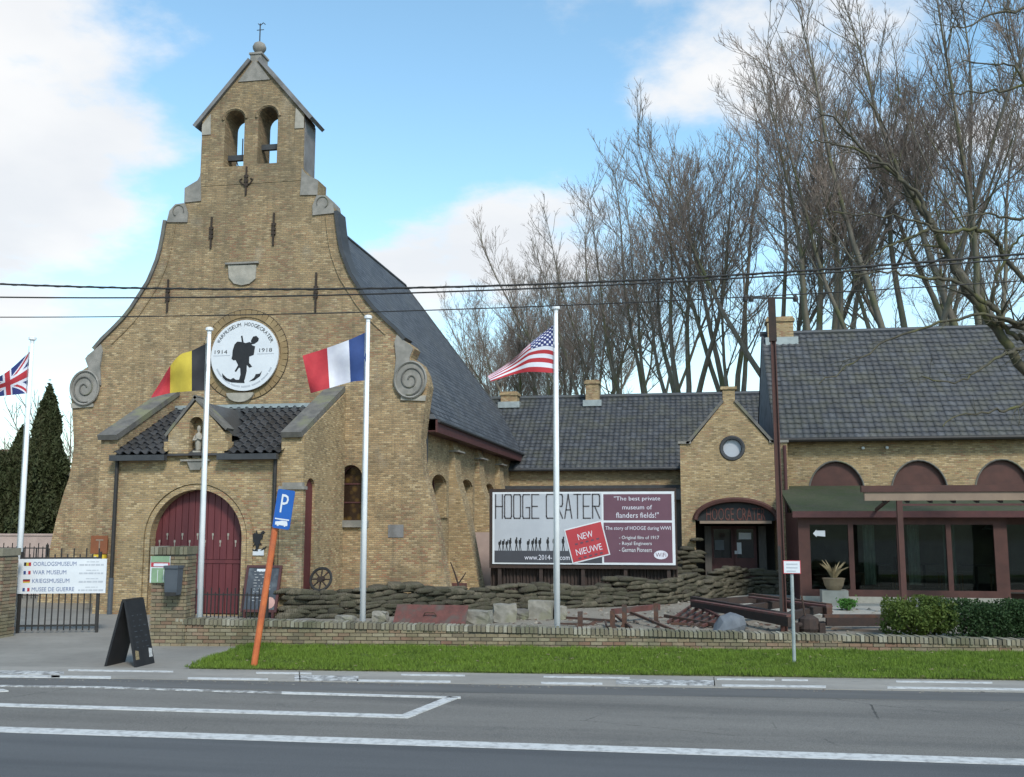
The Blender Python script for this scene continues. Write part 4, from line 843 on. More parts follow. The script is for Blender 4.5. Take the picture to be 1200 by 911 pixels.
vf = MB().slab(fr, hb, yf(YV), yf(YV + .12)).build('verandah_frame', 'maroon_timber', tav)
for h in hb: MB().box((h[0][0] - .03, YV + .05, zs2 - .03), (h[1][0] + .03, YV + .06, zh + .03)).build('pane', 'glass', vf)
MB().box((vx0, YV - .04, 0), (vx1 + .02, YV + .16, zpl)).build('plinth', 'plinth_pale', tav)
MB().box((vx0 + .0, YV + .13, 0), (vx0 + .1, YT - .01, zvf)).build('verandah_side', 'fascia_red', tav)
x2 = P(1189, 640, YV + .7).x
MB().box((vx1 - .12, YV + .125, zpl), (vx1 - .02, YV + .7, zvf - .1)).build('corner_frame', 'maroon_timber', tav)
f2 = [(vx1 - .02, .1), (tx1, .1), (tx1, zvf - .1), (vx1 - .02, zvf - .1)]
hb2 = [[(vx1 + .1 + i * 1.35, zs2), (vx1 + 1.3 + i * 1.35, zs2), (vx1 + 1.3 + i * 1.35, zh), (vx1 + .1 + i * 1.35, zh)] for i in range(5)]
v2 = MB().slab(f2, hb2, yf(YV + .7), yf(YV + .8)).build('verandah_frame', 'maroon_timber', tav)
for h in hb2: MB().box((h[0][0] - .03, YV + .74, zs2 - .03), (h[1][0] + .03, YV + .75, zh + .03)).build('pane', 'glass', v2)
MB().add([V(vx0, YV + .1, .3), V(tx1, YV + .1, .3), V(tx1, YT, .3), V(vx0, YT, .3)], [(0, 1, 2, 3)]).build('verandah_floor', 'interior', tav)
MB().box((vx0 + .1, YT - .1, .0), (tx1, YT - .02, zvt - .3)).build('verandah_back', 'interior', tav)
# things seen through the glass: tables
tn = 0
for x, y in ((1028, 31.9), (1082, 32.4), (1143, 31.8)):
    p = P(x, 650, y); t = thing('table', ['dark round table behind the verandah pane next to the agave pot', 'dark round table behind the third verandah pane', 'dark round table behind the last verandah pane under the lamp'][tn], 'table', (p.x, y, .3), 'tables inside the verandah'); tn += 1
    MB().lathe((p.x, y, .3), [(.28, 0), (.28, .03), (.04, .05), (.04, .7)], 12).build('leg', 'iron_black', t); MB().lathe((p.x, y, 1.0), [(.45, 0), (.45, .04)], 20).build('tabletop', 'timber_grey', t)
p = P(1159, 618.5, 31.6)
t = thing('pendant_lamp', 'white cone lamp hanging inside the verandah', 'lamp', (p.x, 31.6, p.z))
MB().lathe((p.x, 31.6, p.z - .05), [(.2, 0), (.19, .02), (.05, .13), (.03, .16)], 14).build('lamp_shade', 'white_sign', t); MB().tube([V(p.x, 31.6, p.z + .1), V(p.x, 31.6, zvf + .25)], .008, 5).build('cord', 'iron_black', t)
a, b = P(953, 629, YV), P(967, 622, YV)
o = MB().slab([(a.x, (a.z + b.z) / 2), (a.x + .1, a.z - .02), (a.x + .1, a.z + .02), (b.x, a.z), (b.x, b.z), (a.x + .1, b.z), (a.x + .1, b.z + .03)], [], yf(YV + .035), yf(YV + .045)).build('arrow_sign', 'white_sign', vf)
# awning cassette on posts in front of the verandah
YA = 26.8; a, b = P(1009, 577, YA), P(1009, 569.5, YA); c_ = P(1013, 587, YA)
aw = thing('awning', 'long tan awning beam on a maroon post in front of the verandah', 'awning', (P(1056, 715, YA).x, YA, 0))
MB().box((a.x, YA - .09, a.z), (15, YA + .12, b.z)).build('top_rail', 'maroon_timber', aw); MB().box((c_.x, YA - .05, c_.z), (15, YA + .1, a.z)).build('front_board', 'tan_paint', aw)
pxs = P(1056.5, 640, YA).x
for x in (pxs, pxs + 4.6): MB().box((x - .065, YA - .04, 0), (x + .065, YA + .09, c_.z)).build('post', 'maroon_timber', aw)
for i in range(14):
    x = c_.x + .5 + i * .55; MB().beam(V(x, YA + .03, c_.z - .03), V(x, YA + .5, c_.z + .07), .08, .07).build('bracket', 'iron_black', aw)
for x in (pxs, pxs + 4.6): MB().beam(V(x, YA + .1, a.z), V(x, YV - .26, zvf + .05), .06, .08).build('rafter', 'maroon_timber', aw)
MB().box((pxs - .05, YA + .02, c_.z - .13), (15, YA + .08, c_.z - .08)).build('lower_rail', 'fascia_red', aw)
# ------------------------------------------------------------------ front wall, piers, gate
def brick_run(name, mat, parent, length, height, depth, bl=.21, bh=.066, jt=.012, y0=0.0, z0=0.0, top=None):
    """running bond of real bricks on the front face (local x along, y depth)"""
    m = MB(); r = 0; z = z0
    while z + bh <= z0 + height + .001:
        x = -(bl / 2 if r % 2 else 0)
        while x < length:
            xa, xb = max(x, 0), min(x + bl - jt, length)
            if xb - xa > .03 and (top is None or z + bh < top(xa) + .02):
                d = rng.uniform(-.008, .006); m.box((xa, y0 + d, z + jt * .5), (xb, y0 + depth, z + bh - jt * .5))
            x += bl
        z += bh; r += 1
    o = m.build(name, mat, parent, local=True); o['kind'] = 'stuff'; return o
fw = thing('front_wall', 'long low mossy brick wall with upright brick coping along the grass verge', 'wall', wa, rz=wang)
wL = (wb - wa).length
def wh_(x): return .51 - .30 * min(x / wL, 1.15)
n_ = 40; m = MB(); m.v = [(wlen * i / n_, y, z) for i in range(n_ + 1) for y, z in ((.03, 0), (.30, 0), (.30, wh_(wlen * i / n_) - .105), (.03, wh_(wlen * i / n_) - .105))]
m.f = [(i * 4 + k_, i * 4 + (k_ + 1) % 4, i * 4 + 4 + (k_ + 1) % 4, i * 4 + 4 + k_) for i in range(n_) for k_ in range(4)] + [(0, 1, 2, 3), (n_ * 4 + 3, n_ * 4 + 2, n_ * 4 + 1, n_ * 4)]; m.mi = [0] * len(m.f)
m.build('core', 'mortar_dark', fw, local=True)
brick_run('face_bricks', 'yard_brick', fw, wlen, .40, .06, top=lambda x: wh_(x) - .095)
m = MB(); x = 0
while x < wlen - .07:
    z = rng.uniform(-.010, .012); hz = wh_(x); m.box((x, -.03 + rng.uniform(-.012, .012), hz - .103), (x + .06 + rng.uniform(-.006, .006), .32, hz + z)); x += .08
o = m.build('coping_bricks', 'soldier_brick', fw, local=True); o['kind'] = 'stuff'
m = MB(); m.v = [(wlen * i / n_, y, wh_(wlen * i / n_) + dz) for i in range(n_ + 1) for y, dz in ((-.005, -.103), (.30, -.103), (.30, -.022), (-.005, -.022))]
m.f = [(i * 4 + k_, i * 4 + (k_ + 1) % 4, i * 4 + 4 + (k_ + 1) % 4, i * 4 + 4 + k_) for i in range(n_) for k_ in range(4)]; m.mi = [0] * len(m.f); m.build('coping_mortar', 'mortar_dark', fw, local=True)
def pier(label, t0, d0, wd, dp, ht, nm='brick_pier', rz=wang, base=None):
    b = base if base is not None else WP(t0, d0)
    p = thing(nm, label, 'pier', b, rz=rz)
    MB().box((.02, .02, 0), (wd - .02, dp - .02, ht - .14)).build('core', 'mortar_dark', p, local=True)
    brick_run('face_bricks', 'yard_brick', p, wd, ht - .14, .05)
    m = MB(); z = 0; r = 0
    while z + .066 <= ht - .14:          # side faces
        y = .06 if r % 2 else .06
        while y < dp - .03:
            yb = min(y + .20, dp); m.box((wd - .04, y, z + .006), (wd + rng.uniform(-.006, .008), yb, z + .06)); y += .21
        z += .066; r += 1
    o = m.build('side_bricks', 'yard_brick', p, local=True); o['kind'] = 'stuff'
    m = MB(); x = -.03
    while x < wd: m.box((x, -.03, ht - .138), (x + .066, dp + .03, ht + rng.uniform(-.01, .01))); x += .078
    o = m.build('coping_bricks', 'soldier_brick', p, local=True); o['kind'] = 'stuff'
    return p
pb_ = G(174, 758); pr_ = pier('brick gate pier with a red notice and a grey bin on it', 0, 0, G(217, 758).x - pb_.x, .5, 1.82, base=pb_)
lb = G(-62, 748); pl_ = pier('brick gate pier beside the union flag pole', 0, 0, G(17, 746).x - lb.x, .5, 1.75, base=lb, rz=0)
# gate behind, between the piers
ga, gb = G(20, 743), G(113, 742); gdir = (gb - ga); glen = gdir.length; gang = math.atan2(gdir.y, gdir.x); gpx = 1180 / ga.length
gate = thing('iron_gate', 'black wrought iron gate of thin bars carrying the museum sign', 'gate', ga, rz=gang)
GH = P(60, 650, ga.y).z
for i in range(13):
    x = .03 + (glen - .06) * i / 12; MB().box((x - .011, -.011, .06), (x + .011, .011, GH + (.12 if i % 2 == 0 else .0))).build('bar', 'iron_black', gate, local=True)
for z in (.16, GH - .08, GH * .6): MB().box((0, -.016, z - .018), (glen, .016, z + .018)).build('rail', 'iron_black', gate, local=True)
for x in (0, glen): MB().box((x - .025, -.025, 0), (x + .025, .025, GH + .05)).build('stile', 'iron_black', gate, local=True)
# inner railings behind the gate and the wall
def railing(p, q, h, n, label):
    d = q - p; L = d.length; t = thing('railing', label, 'railing', p, rz=math.atan2(d.y, d.x))
    for i in range(n): x = L * i / (n - 1); MB().box((x - .01, -.01, .03), (x + .01, .01, h + (.1 if i % 2 else 0))).build('bar', 'iron_black', t, local=True)
    for z in (.12, h - .05): MB().box((0, -.014, z - .015), (L, .014, z + .015)).build('rail', 'iron_black', t, local=True)
    for x in (0, L): MB().box((x - .03, -.03, 0), (x + .03, .03, h + .06)).build('post', 'iron_black', t, local=True)
railing(V(*G(214, 732).xy, 0), V(*G(312, 734).xy, 0), .72, 22, 'low black iron railing in front of the red chapel door')
q0 = P(-25, 700, 27.5); q1 = P(52, 700, 27.5)
railing(V(q0.x, 27.5, 0), V(q1.x, 27.5, 0), 1.55, 16, 'tall rusty railing beside the left foot of the chapel gable')
# sign on the gate
so = P(20, 696, ga.y - .05); s1 = P(113.5, 656, ga.y - .05); SW, SH = s1.x - so.x, s1.z - so.z
gs = thing('museum_sign', 'white sign on the iron gate listing the war museum in four languages', 'sign', so, rz=gang)
MB().box((0, -.012, 0), (SW, .012, SH)).build('panel', 'white_sign', gs, local=True)
for i, (s_, wf) in enumerate((('OORLOGSMUSEUM', .49), ('WAR MUSEUM', .38), ('KRIEGSMUSEUM', .42), ('MUSEE DE GUERRE', .48))):
    z = SH * (.80 - i * .245); text(s_, 'lettering', 'ink_blue', gs, V(SW * .165, -.013, z), SW * wf, SH * .12)
    for r_, (x0, x1) in enumerate(((.77, .91), (.69, .975))):
        m = MB(); x = x0
        while x < x1:
            wl = rng.uniform(.02, .06); m.box((SW * x, -.0145, z + SH * (.10 - .10 * r_)), (SW * min(x + wl, x1), -.0125, z + SH * (.125 - .075 * r_))); x += wl + .008
        m.build('small_print', 'ink_faint', gs, local=True)
    fx = SW * .06; fm = [('flag_black', 'flag_yellow', 'flag_red'), ('flag_blue', 'flag_white', 'flag_red'), ('flag_black', 'flag_red', 'flag_yellow'), ('flag_blue', 'flag_white', 'flag_red')][i]
    for j in range(3):
        if i == 2: MB().box((fx, -.0145, z + .05 - j * .024), (fx + .14, -.0125, z + .074 - j * .024)).build('flag_emblem', fm[j], gs, local=True)
        else: MB().box((fx + j * .047, -.0145, z), (fx + (j + 1) * .047, -.0125, z + .072)).build('flag_emblem', fm[j], gs, local=True)
# notices and bin on the pier
def on_plate(name, label, cat, x0, y0, x1, y1, Y, mat, th=.02, group=None):
    a, b = P(x0, y1, Y), P(x1, y0, Y); t = thing(name, label, cat, V((a.x + b.x) / 2, Y, a.z), group)
    MB().box((a.x, Y - th, a.z), (b.x, Y, b.z)).build('panel', mat, t); return t, a, b
yp = pb_.y - .012
t, a, b = on_plate('notice_board', 'small notice with red strip and green map on the brick gate pier', 'sign', 176, 652, 200, 683, yp, 'white_sign')
for y0, y1, mt in ((652, 659, 'sign_green'), (659.5, 664.5, 'sign_red'), (666, 683, 'sign_green')):
    q, r_ = P(177, y1, yp - .022), P(199, y0, yp - .022); MB().box((q.x, yp - .026, q.z), (r_.x, yp - .021, r_.z)).build('print', mt, t)
for x in (184, 191): q, r_ = P(x, 682, yp - .03), P(x + 1.2, 668, yp - .03); MB().box((q.x, yp - .031, q.z), (r_.x, yp - .027, r_.z)).build('print', 'white_sign', t)
q = P(180, 654.5, yp - .03); MB().lathe((0, 0, 0), [(.01, 0), (.04, .002), (.01, .004)], 10).build('print', 'white_sign', t).matrix_local = Matrix.Translation(V(q.x, yp - .026, q.z) - wloc(t)) @ Matrix.Rotation(R(90), 4, 'X')
q, r_ = P(180, 663.8, yp - .03), P(197, 660.6, yp - .03); MB().box((q.x, yp - .031, q.z), (r_.x, yp - .027, r_.z)).build('print', 'flag_white', t)
a, b = P(202, 696, pb_.y + .1), P(219, 663, pb_.y + .1)
t = thing('waste_bin', 'dark grey plastic bin hung on the brick gate pier', 'bin', V((a.x + b.x) / 2, pb_.y - .12, a.z))
bxm = (a.x + b.x) / 2; hwb = (b.x - a.x) / 2; yc_ = pb_.y - .13
m = MB(); pr = [(-.85, 0), (-1, .35), (-.95, 1)]; zz = [a.z, a.z + .1, b.z - .04]
m.add([V(bxm + sx * hwb * s_, yc_ + sy * .1 * s_, z) for z, s_ in zip(zz, (.82, .92, 1.0)) for sx, sy in ((-1, -1), (1, -1), (1, 1), (-1, 1))], [(0, 1, 2, 3), (8, 11, 10, 9)] + [(i + j * 4, (i + 1) % 4 + j * 4, (i + 1) % 4 + j * 4 + 4, i + j * 4 + 4) for j in range(2) for i in range(4)])
m.build('body', 'grey_plastic', t); MB().box((bxm - hwb * 1.08, yc_ - .12, b.z - .04), (bxm + hwb * 1.08, yc_ + .11, b.z + .01)).build('lid', 'grey_plastic', t); MB().box((bxm - hwb * .8, yc_ - .1, a.z - .015), (bxm + hwb * .8, yc_ + .1, a.z + .05)).build('base', 'iron_black', t)
# signs on the chapel
t, a, b = on_plate('tavern_plate', 'square brown plate with a pale T on the chapel wall', 'sign', 106.5, 628, 127, 649, YP - .08, 'sign_brown', .03)
text('T', 'lettering', 'tan_paint', t, V(P(111.5, 645, YP - .12).x, YP - .112, P(112, 645, YP - .12).z) - wloc(t), .21, .27)
MB().box((b.x - .2, YP - .08, a.z + .1), (b.x - .05, YP + .03, b.z - .1)).build('bracket', 'iron_black', t)
t, a, b = on_plate('mail_box', 'small yellow box below the brown T plate', 'box', 110, 650, 125, 667, YP - .06, 'sign_yellow', .1)
MB().box((b.x - .15, YP - .06, a.z + .08), (b.x - .04, YP + .03, b.z - .08)).build('bracket', 'iron_black', t); MB().box((a.x + .05, YP - .164, b.z - .14), (a.x + .11, YP - .159, b.z - .05)).build('label_slip', 'white_sign', t)
# emblem disc
EM_BODY = [(440, 330), (425, 320), (385, 330), (368, 322), (355, 255), (342, 258), (352, 318), (310, 312), (285, 340), (270, 400), (268, 450), (262, 480), (280, 498), (300, 495), (325, 545), (295, 605), (308, 612), (335, 570), (345, 575), (350, 640), (338, 692), (390, 692), (405, 610), (405, 545), (430, 575), (455, 565), (425, 525), (425, 465), (465, 450), (475, 365), (450, 355), (440, 345), (470, 340), (503, 315), (507, 288), (485, 262), (455, 268), (440, 295), (435, 312)]
EM_L = [(180, 620), (185, 660), (215, 695), (270, 715), (390, 725), (385, 690), (310, 690), (285, 670), (260, 685), (225, 670), (195, 640)]
EM_R = [(430, 710), (480, 700), (530, 660), (545, 610), (525, 635), (490, 640), (475, 675)]
def soldier(parent, c, rx, rz, Y, th=.006, parts=(EM_BODY, EM_L, EM_R)):
    for nm, pl in zip(('soldier_figure', 'ground_figure', 'ground_figure'), parts):
        MB().slab([(c[0] + (x - 380) / 310 * rx, c[1] + (450 - y) / 350 * rz) for x, y in pl], [], yf(Y - th), yf(Y)).build(nm, 'ink_black', parent)
YE = YF - .16; ec = P(286.5, 416.5, YE); er = 1.01
em = thing('emblem_disc', 'round white museum emblem with black soldier silhouette on the chapel gable', 'sign', V(ec.x, YE, ec.z - er))
MB().slab([(ec.x + er * math.cos(t), ec.z + er * math.sin(t)) for t in np.linspace(0, 2 * math.pi, 48, endpoint=False)], [], yf(YE), yf(YE + .06)).build('disc', 'white_sign', em)
for s_ in (-1, 1): MB().box((ec.x + s_ * .5 - .04, YE + .06, ec.z - .04), (ec.x + s_ * .5 + .04, YF + .02, ec.z + .04)).build('bracket', 'iron_black', em)
soldier(em, (ec.x, ec.z), er, er, YE)
def arc_text(s_, r, a0, a1, h, parent, outward=True, mat='ink_black'):
    n = len(s_)
    for i, ch in enumerate(s_):
        if ch == ' ': continue
        t = R(a0 + (a1 - a0) * i / (n - 1)); d = V(math.cos(t), 0, math.sin(t)); upv = d if outward else -d; rt = V(upv.z, 0, -upv.x)
        wd = h * (.35 if ch == 'I' else .8)
        text(ch, 'lettering', mat, parent, V(ec.x, YE, ec.z) + d * r - upv * h / 2 - wloc(parent), wd, h, right=rt, up=upv, thick=.006, center=True)
arc_text('WARMUSEUM HOOGECRATER', er * .88, 152, 26, .105, em)
m = MB()
for i in range(58):
    if i % 9 == 8: continue
    t = R(205 + 130 * i / 57); d = V(math.cos(t), 0, math.sin(t)); p = V(ec.x, YE - .004, ec.z) + d * er * .88; rot = Matrix.Rotation(-t, 3, 'Y'); m.box(p + V(-.022, -.002, -.012), p + V(.022, .002, .012), 0, rot, p)
m.build('small_print', 'ink_faint', em)
text('1914', 'lettering', 'ink_black', em, V(ec.x - .90, YE, ec.z + .055) - wloc(em), .38, .11); text('1918', 'lettering', 'ink_black', em, V(ec.x + .44, YE, ec.z + .075) - wloc(em), .38, .11)
for x0, x1, z in ((-.94, -.44, 0), (.38, .88, .02)): MB().box((ec.x + x0, YE - .005, ec.z + z), (ec.x + x1, YE - .001, ec.z + z + .014)).build('rule_line', 'ink_faint', em)
# soldier cut-out with its plate on the porch
c = P(302, 632, YP - .03); t = thing('soldier_cutout', 'black metal soldier silhouette fixed to the porch wall', 'sign', V(c.x, YP - .03, c.z - .26))
soldier(t, (c.x, c.z), .42, .37, YP - .005, .03)
t, a, b = on_plate('name_plate', 'small white plate below the soldier silhouette on the porch', 'sign', 294, 644, 309.5, 651, YP - .005, 'white_sign')
t, a, b = on_plate('wall_lamp', 'small white box lamp on the gable wall beside the red side door', 'lamp', 387, 611, 391, 621, YF - .005, 'white_sign', .1)
# leaning chalkboard by the porch
a = G(280, 722); b = G(321, 722); xa, xb = P(281, 716, YP - .45).x, P(323, 716, YP - .45).x
t = thing('chalkboard', 'framed menu chalkboard leaning against the porch beside the red door', 'chalkboard', V((xa + xb) / 2, YP - .4, .0), rz=0)
zt_ = P(300, 661, YP - .15).z; zb0 = P(300, 718, YP - .45).z
ln = Matrix.Rotation(-math.atan2(.3, zt_ - zb0), 4, 'X'); hb_ = (xb - xa) / 2; ht_ = zt_ - zb0
o = MB().slab([(-hb_, 0), (hb_, 0), (hb_, ht_), (-hb_, ht_)], [[(-hb_ + .06, .06), (hb_ - .06, .06), (hb_ - .06, ht_ - .06), (-hb_ + .06, ht_ - .06)]], yf(-.03), yf(.02)).build('frame', 'fascia_red', t, local=True); o.location = (0, 0, zb0); o.rotation_euler = ln.to_euler()
f_o = o
o = MB().box((-hb_ + .05, -.012, .05), (hb_ - .05, .012, ht_ - .05)).build('board', 'slate_board', t, local=True); o.location = (0, 0, zb0); o.rotation_euler = ln.to_euler()
m = MB()
for r_ in range(11):
    x = -hb_ + .2 + rng.uniform(0, .08)
    while x < hb_ - .25: wl = rng.uniform(.03, .1); m.box((x, -.0145, ht_ * (.86 - r_ * .062)), (x + wl, -.0125, ht_ * (.86 - r_ * .062) + .012)); x += wl + rng.uniform(.02, .12)
m.build('chalk_writing', 'chalk', o, local=True)['kind'] = 'stuff'
MB().box((-hb_ * .4, -.016, ht_ * .87), (hb_ * .4, -.0125, ht_ * .92)).build('header', 'white_sign', o, local=True); MB().lathe((0, 0, 0), [(.02, 0), (.14, .003), (.02, .006)], 12).build('sticker', 'cloth_pink', o, local=True).matrix_local = Matrix.Translation((hb_ * .55, -.013, ht_ * .2)) @ Matrix.Rotation(R(90), 4, 'X')
for x in (-hb_ * .8, hb_ * .8): MB().box((x - .03, -.03, 0), (x + .03, .03, zb0 + .05)).build('leg', 'fascia_red', t, local=True)
# sandwich board on the forecourt
sb0 = G(152, 780); t = thing('sandwich_board', 'black folding sandwich board standing on the forecourt', 'sandwich board', sb0, rz=R(88))
hS = 1.03; spd = .27; wS = .52
for s_ in (-1, 1):
    fr_ = MB().beam(V(0, s_ * spd, .0), V(0, s_ * .02, hS), .0, .0)
    tl_ = V(0, s_ * .02, hS) - V(0, s_ * spd, .0); nrm = V(0, tl_.z, -tl_.y).normalized() * .018
    pts = []
    for xx in (-wS / 2, wS / 2):
        for base_ in (V(0, s_ * spd, 0), V(0, s_ * .02, hS)):
            for q in (-1, 1): pts.append(V(xx, 0, 0) + base_ + nrm * q)
    o = MB().add(pts, [(0, 1, 3, 2), (4, 6, 7, 5), (0, 2, 6, 4), (1, 5, 7, 3), (0, 4, 5, 1), (2, 3, 7, 6)]).build('panel', 'ink_black', t, local=True)
    m = MB(); un = tl_.normalized(); nn = nrm.normalized() * (1 if nrm.y * s_ > 0 else -1)
    for r_ in range(7):
        x = -wS / 2 + .1
        while x < wS / 2 - .12:
            wl = rng.uniform(.02, .08); b_ = V(0, s_ * spd, 0) + un * (.3 + r_ * .085) + nn * .02; p0 = b_ + V(x, 0, 0); m.add([p0, p0 + V(wl, 0, 0), p0 + V(wl, 0, 0) + un * .012, p0 + un * .012], [(0, 1, 2, 3)]); x += wl + rng.uniform(.04, .14)
    m.build('chalk_writing', 'slate_board', o, local=True)['kind'] = 'stuff'
    for xx in (-.2, .18):
        b_ = V(xx, s_ * spd, 0) + un * .12 + nn * .021; m2 = MB().add([b_ + V(-.05, 0, 0), b_ + V(.05, 0, 0), b_ + V(.06, 0, 0) + un * .13, b_ + V(-.03, 0, 0) + un * .15], [(0, 1, 2, 3)]); m2.build('sticker', 'chalk' if xx > 0 else 'dry_leaf', o, local=True)
MB().box((-wS / 2, -.03, hS - .02), (wS / 2, .03, hS + .03)).build('hinge', 'iron_black', t, local=True)
# parking sign on a leaning orange post
pb2 = G(297, 784); top = P(324, 610, pb2.y - .0)
t = thing('parking_sign', 'blue parking sign on a leaning orange post in the verge', 'road sign', pb2)
MB().tube([pb2, top + V(.03, 0, .25)], .052, 10).build('post', 'orange_paint', t)
dirp = (top - pb2).normalized(); rt = V(dirp.z, 0, -dirp.x); sc_ = P(332.5, 597, pb2.y - .07); pw, ph_ = .145, .31
sgn_ = MB(); cs = [sc_ + rt * (sx * pw) + dirp * (sz_ * ph_) for sx, sz_ in ((-1, -1), (1, -1), (1, 1), (-1, 1))]
def quadplate(c, rt, upv, hw, hh, y0, y1, rad=.03):
    pts = []
    for sx, sz_, a0 in ((1, -1, -90), (1, 1, 0), (-1, 1, 90), (-1, -1, 180)):
        for k_ in range(4): an = R(a0 + k_ * 30); pts.append(((sx * (hw - rad) + rad * math.cos(an)), (sz_ * (hh - rad) + rad * math.sin(an))))
    f = lambda Y: (lambda u, v: V(c.x, Y, c.z) + rt * u + upv * v)
    return MB().slab(pts, [], f(y0), f(y1))
pl = quadplate(sc_, rt, dirp, pw, ph_, pb2.y - .075, pb2.y - .062).build('sign_plate', 'sign_blue', t)
rmq = MB()
text('P', 'lettering', 'white_sign', t, V(sc_.x, pb2.y - .0755, sc_.z) - rt * .06 - dirp * .055 - wloc(t), .125, .29, right=rt, up=dirp)
c2 = sc_ - dirp * .16; quadplate(c2, rt, dirp, pw - .025, .010, pb2.y - .079, pb2.y - .0755, .005).build('rule_line', 'white_sign', t)
c2 = sc_ - dirp * .225
cpts = [(-.13, -.03), (-.13, .02), (-.05, .03), (.0, .045), (.11, .045), (.13, .0), (.13, -.03), (.09, -.03), (.09, -.045), (.06, -.045), (.06, -.03), (-.05, -.03), (-.05, -.045), (-.09, -.045), (-.09, -.03)]
MB().slab(cpts, [], lambda u, v: V(c2.x, pb2.y - .0795, c2.z) + rt * u * .8 + dirp * v, lambda u, v: V(c2.x, pb2.y - .0755, c2.z) + rt * u * .8 + dirp * v).build('vehicle_symbol', 'white_sign', t)
# small white sign post in the verge
q = G(931, 781); t = thing('notice_post', 'small white notice with red edge on a thin grey post in the verge', 'sign', q)
tp = P(927.5, 660, q.y); MB().tube([q, V(tp.x, q.y, tp.z)], .028, 8).build('post', 'lead_pale', t)
a, b = P(918, 672.5, q.y - .04), P(938, 657, q.y - .04); MB().box((a.x, q.y - .045, a.z), (b.x, q.y - .03, b.z)).build('panel', 'sign_red', t); MB().box((a.x + .012, q.y - .05, a.z + .012), (b.x - .012, q.y - .044, b.z - .012)).build('face', 'white_sign', t)
m = MB()
for r_ in range(3): m.box((a.x + .05, q.y - .053, b.z - .07 - r_ * .055), (b.x - .05 - .03 * (r_ == 2), q.y - .0505, b.z - .05 - r_ * .055))
m.build('small_print', 'ink_faint', t)
# ------------------------------------------------------------------ flagpoles and flags
def flagpole(base, top_px, label, r=.055):
    t = thing('flagpole', label, 'flagpole', base, 'flagpoles in front of the museum'); tz = P(*top_px, base.y)
    MB().tube([base, V(base.x + (tz.x - base.x) * .5, base.y, tz.z * .5), V(tz.x, base.y, tz.z - .06)], [r * 1.1, r * .95, r * .72], 12).build('pole', 'white_paint', t, smooth=True)
    MB().lathe((tz.x, base.y, tz.z - .08), [(r * .8, 0), (r * .8, .06), (r * 1.45, .07), (r * 1.5, .12), (r * .9, .14)], 12).build('cap', 'white_paint', t); MB().tube([V(base.x - .06, base.y - .03, .9), V(tz.x - .05, base.y - .03, tz.z - .15)], .006, 4).build('halyard', 'lead_pale', t)
    return tz
FY = 19.9
fps = [(V(*G(18, 741).xy, 0), (38, 398), 'tall white pole flying the union flag by the iron gate'), (V(P(234, 722, FY).x, FY, 0), (245.5, 387), 'tall white pole flying the black yellow red flag'),
       (V(P(425, 727, FY).x, FY, 0), (431.5, 373), 'tall white pole flying the blue white red tricolour'), (V(P(653, 735, FY).x, FY, 0), (651.5, 362), 'tall white pole flying the stars and stripes')]
for b, tp, l_ in fps: flagpole(b, tp, l_)
def interp(us, pts, u):
    for i in range(len(us) - 1):
        if u <= us[i + 1] + 1e-9:
            # catmull-rom
            t = (u - us[i]) / (us[i + 1] - us[i]); p0 = Vector(pts[max(i - 1, 0)]); p1 = Vector(pts[i]); p2 = Vector(pts[i + 1]); p3 = Vector(pts[min(i + 2, len(pts) - 1)])
            return .5 * ((2 * p1) + (p2 - p0) * t + (2 * p0 - 5 * p1 + 4 * p2 - p3) * t * t + (3 * p1 - p0 - 3 * p2 + p3) * t ** 3)
    return Vector(pts[-1])
def flag(label, Y, us, top, bot, colour, mats, nu=60, nv=40, amp=.10, ph=0.0, warp=None, freq=9):
    vs = []; m = MB()
    for i in range(nu + 1):
        u = i / nu; a, b = interp(us, top, u), interp(us, bot, u)
        for j in range(nv + 1):
            v = j / nv; vv = warp(u, v) if warp else v; p = a.lerp(b, vv)
            dy = amp * (u ** .7) * math.sin(freq * u + 2.2 * v + ph) + .035 * u * math.sin(17 * u - 4 * v + ph) + .02 * math.sin(9 * v + 3 * u) * (1 - u)
            vs.append(P(p.x, p.y, Y + dy))
    for i in range(nu):
        for j in range(nv): m.f.append((i * (nv + 1) + j, (i + 1) * (nv + 1) + j, (i + 1) * (nv + 1) + j + 1, i * (nv + 1) + j + 1)); m.mi.append(colour((i + .5) / nu, (j + .5) / nv))
    m.v = [tuple(q) for q in vs]; b = vs[nv]
    o = m.build('flag', mats, None, base=b, smooth=True); tag(o, label, 'flag', 'flags on the poles'); return o
flag('belgian tricolour of black, yellow and red waving beside the emblem', FY - .02, [0, .33, .5, .67, .83, 1], [(243, 402), (225, 411), (211, 416), (199.5, 429), (188, 448), (178, 464)], [(241, 458), (225, 458.5), (212, 459.5), (199, 461), (188, 463.5), (177, 466.5)],
     lambda u, v: 0 if u < .333 else (1 if u < .667 else 2), ['flag_black', 'flag_yellow', 'flag_red'], 60, 30)
flag('french tricolour of blue, white and red waving at its pole', FY - .02, [0, .33, .67, 1], [(430, 389), (409, 398.5), (383, 408), (354.5, 417)], [(428, 446), (411, 448), (386, 455), (364, 461)],
     lambda u, v: 0 if u < .333 else (1 if u < .667 else 2), ['flag_blue', 'flag_white', 'flag_red'], 60, 30, ph=1.2)
def us_col(u, v):
    if u < .42 and v < 7 / 13:
        gx, gy = u / .42 * 11, v / (7 / 13) * 9; cx_, cy_ = round(gx - .5), round(gy - .5)
        if (cx_ + cy_) % 2 == 0 and abs(gx - .5 - cx_) < .36 and abs(gy - .5 - cy_) < .36: return 1
        return 2
    return 0 if int(v * 13) % 2 == 0 else 1
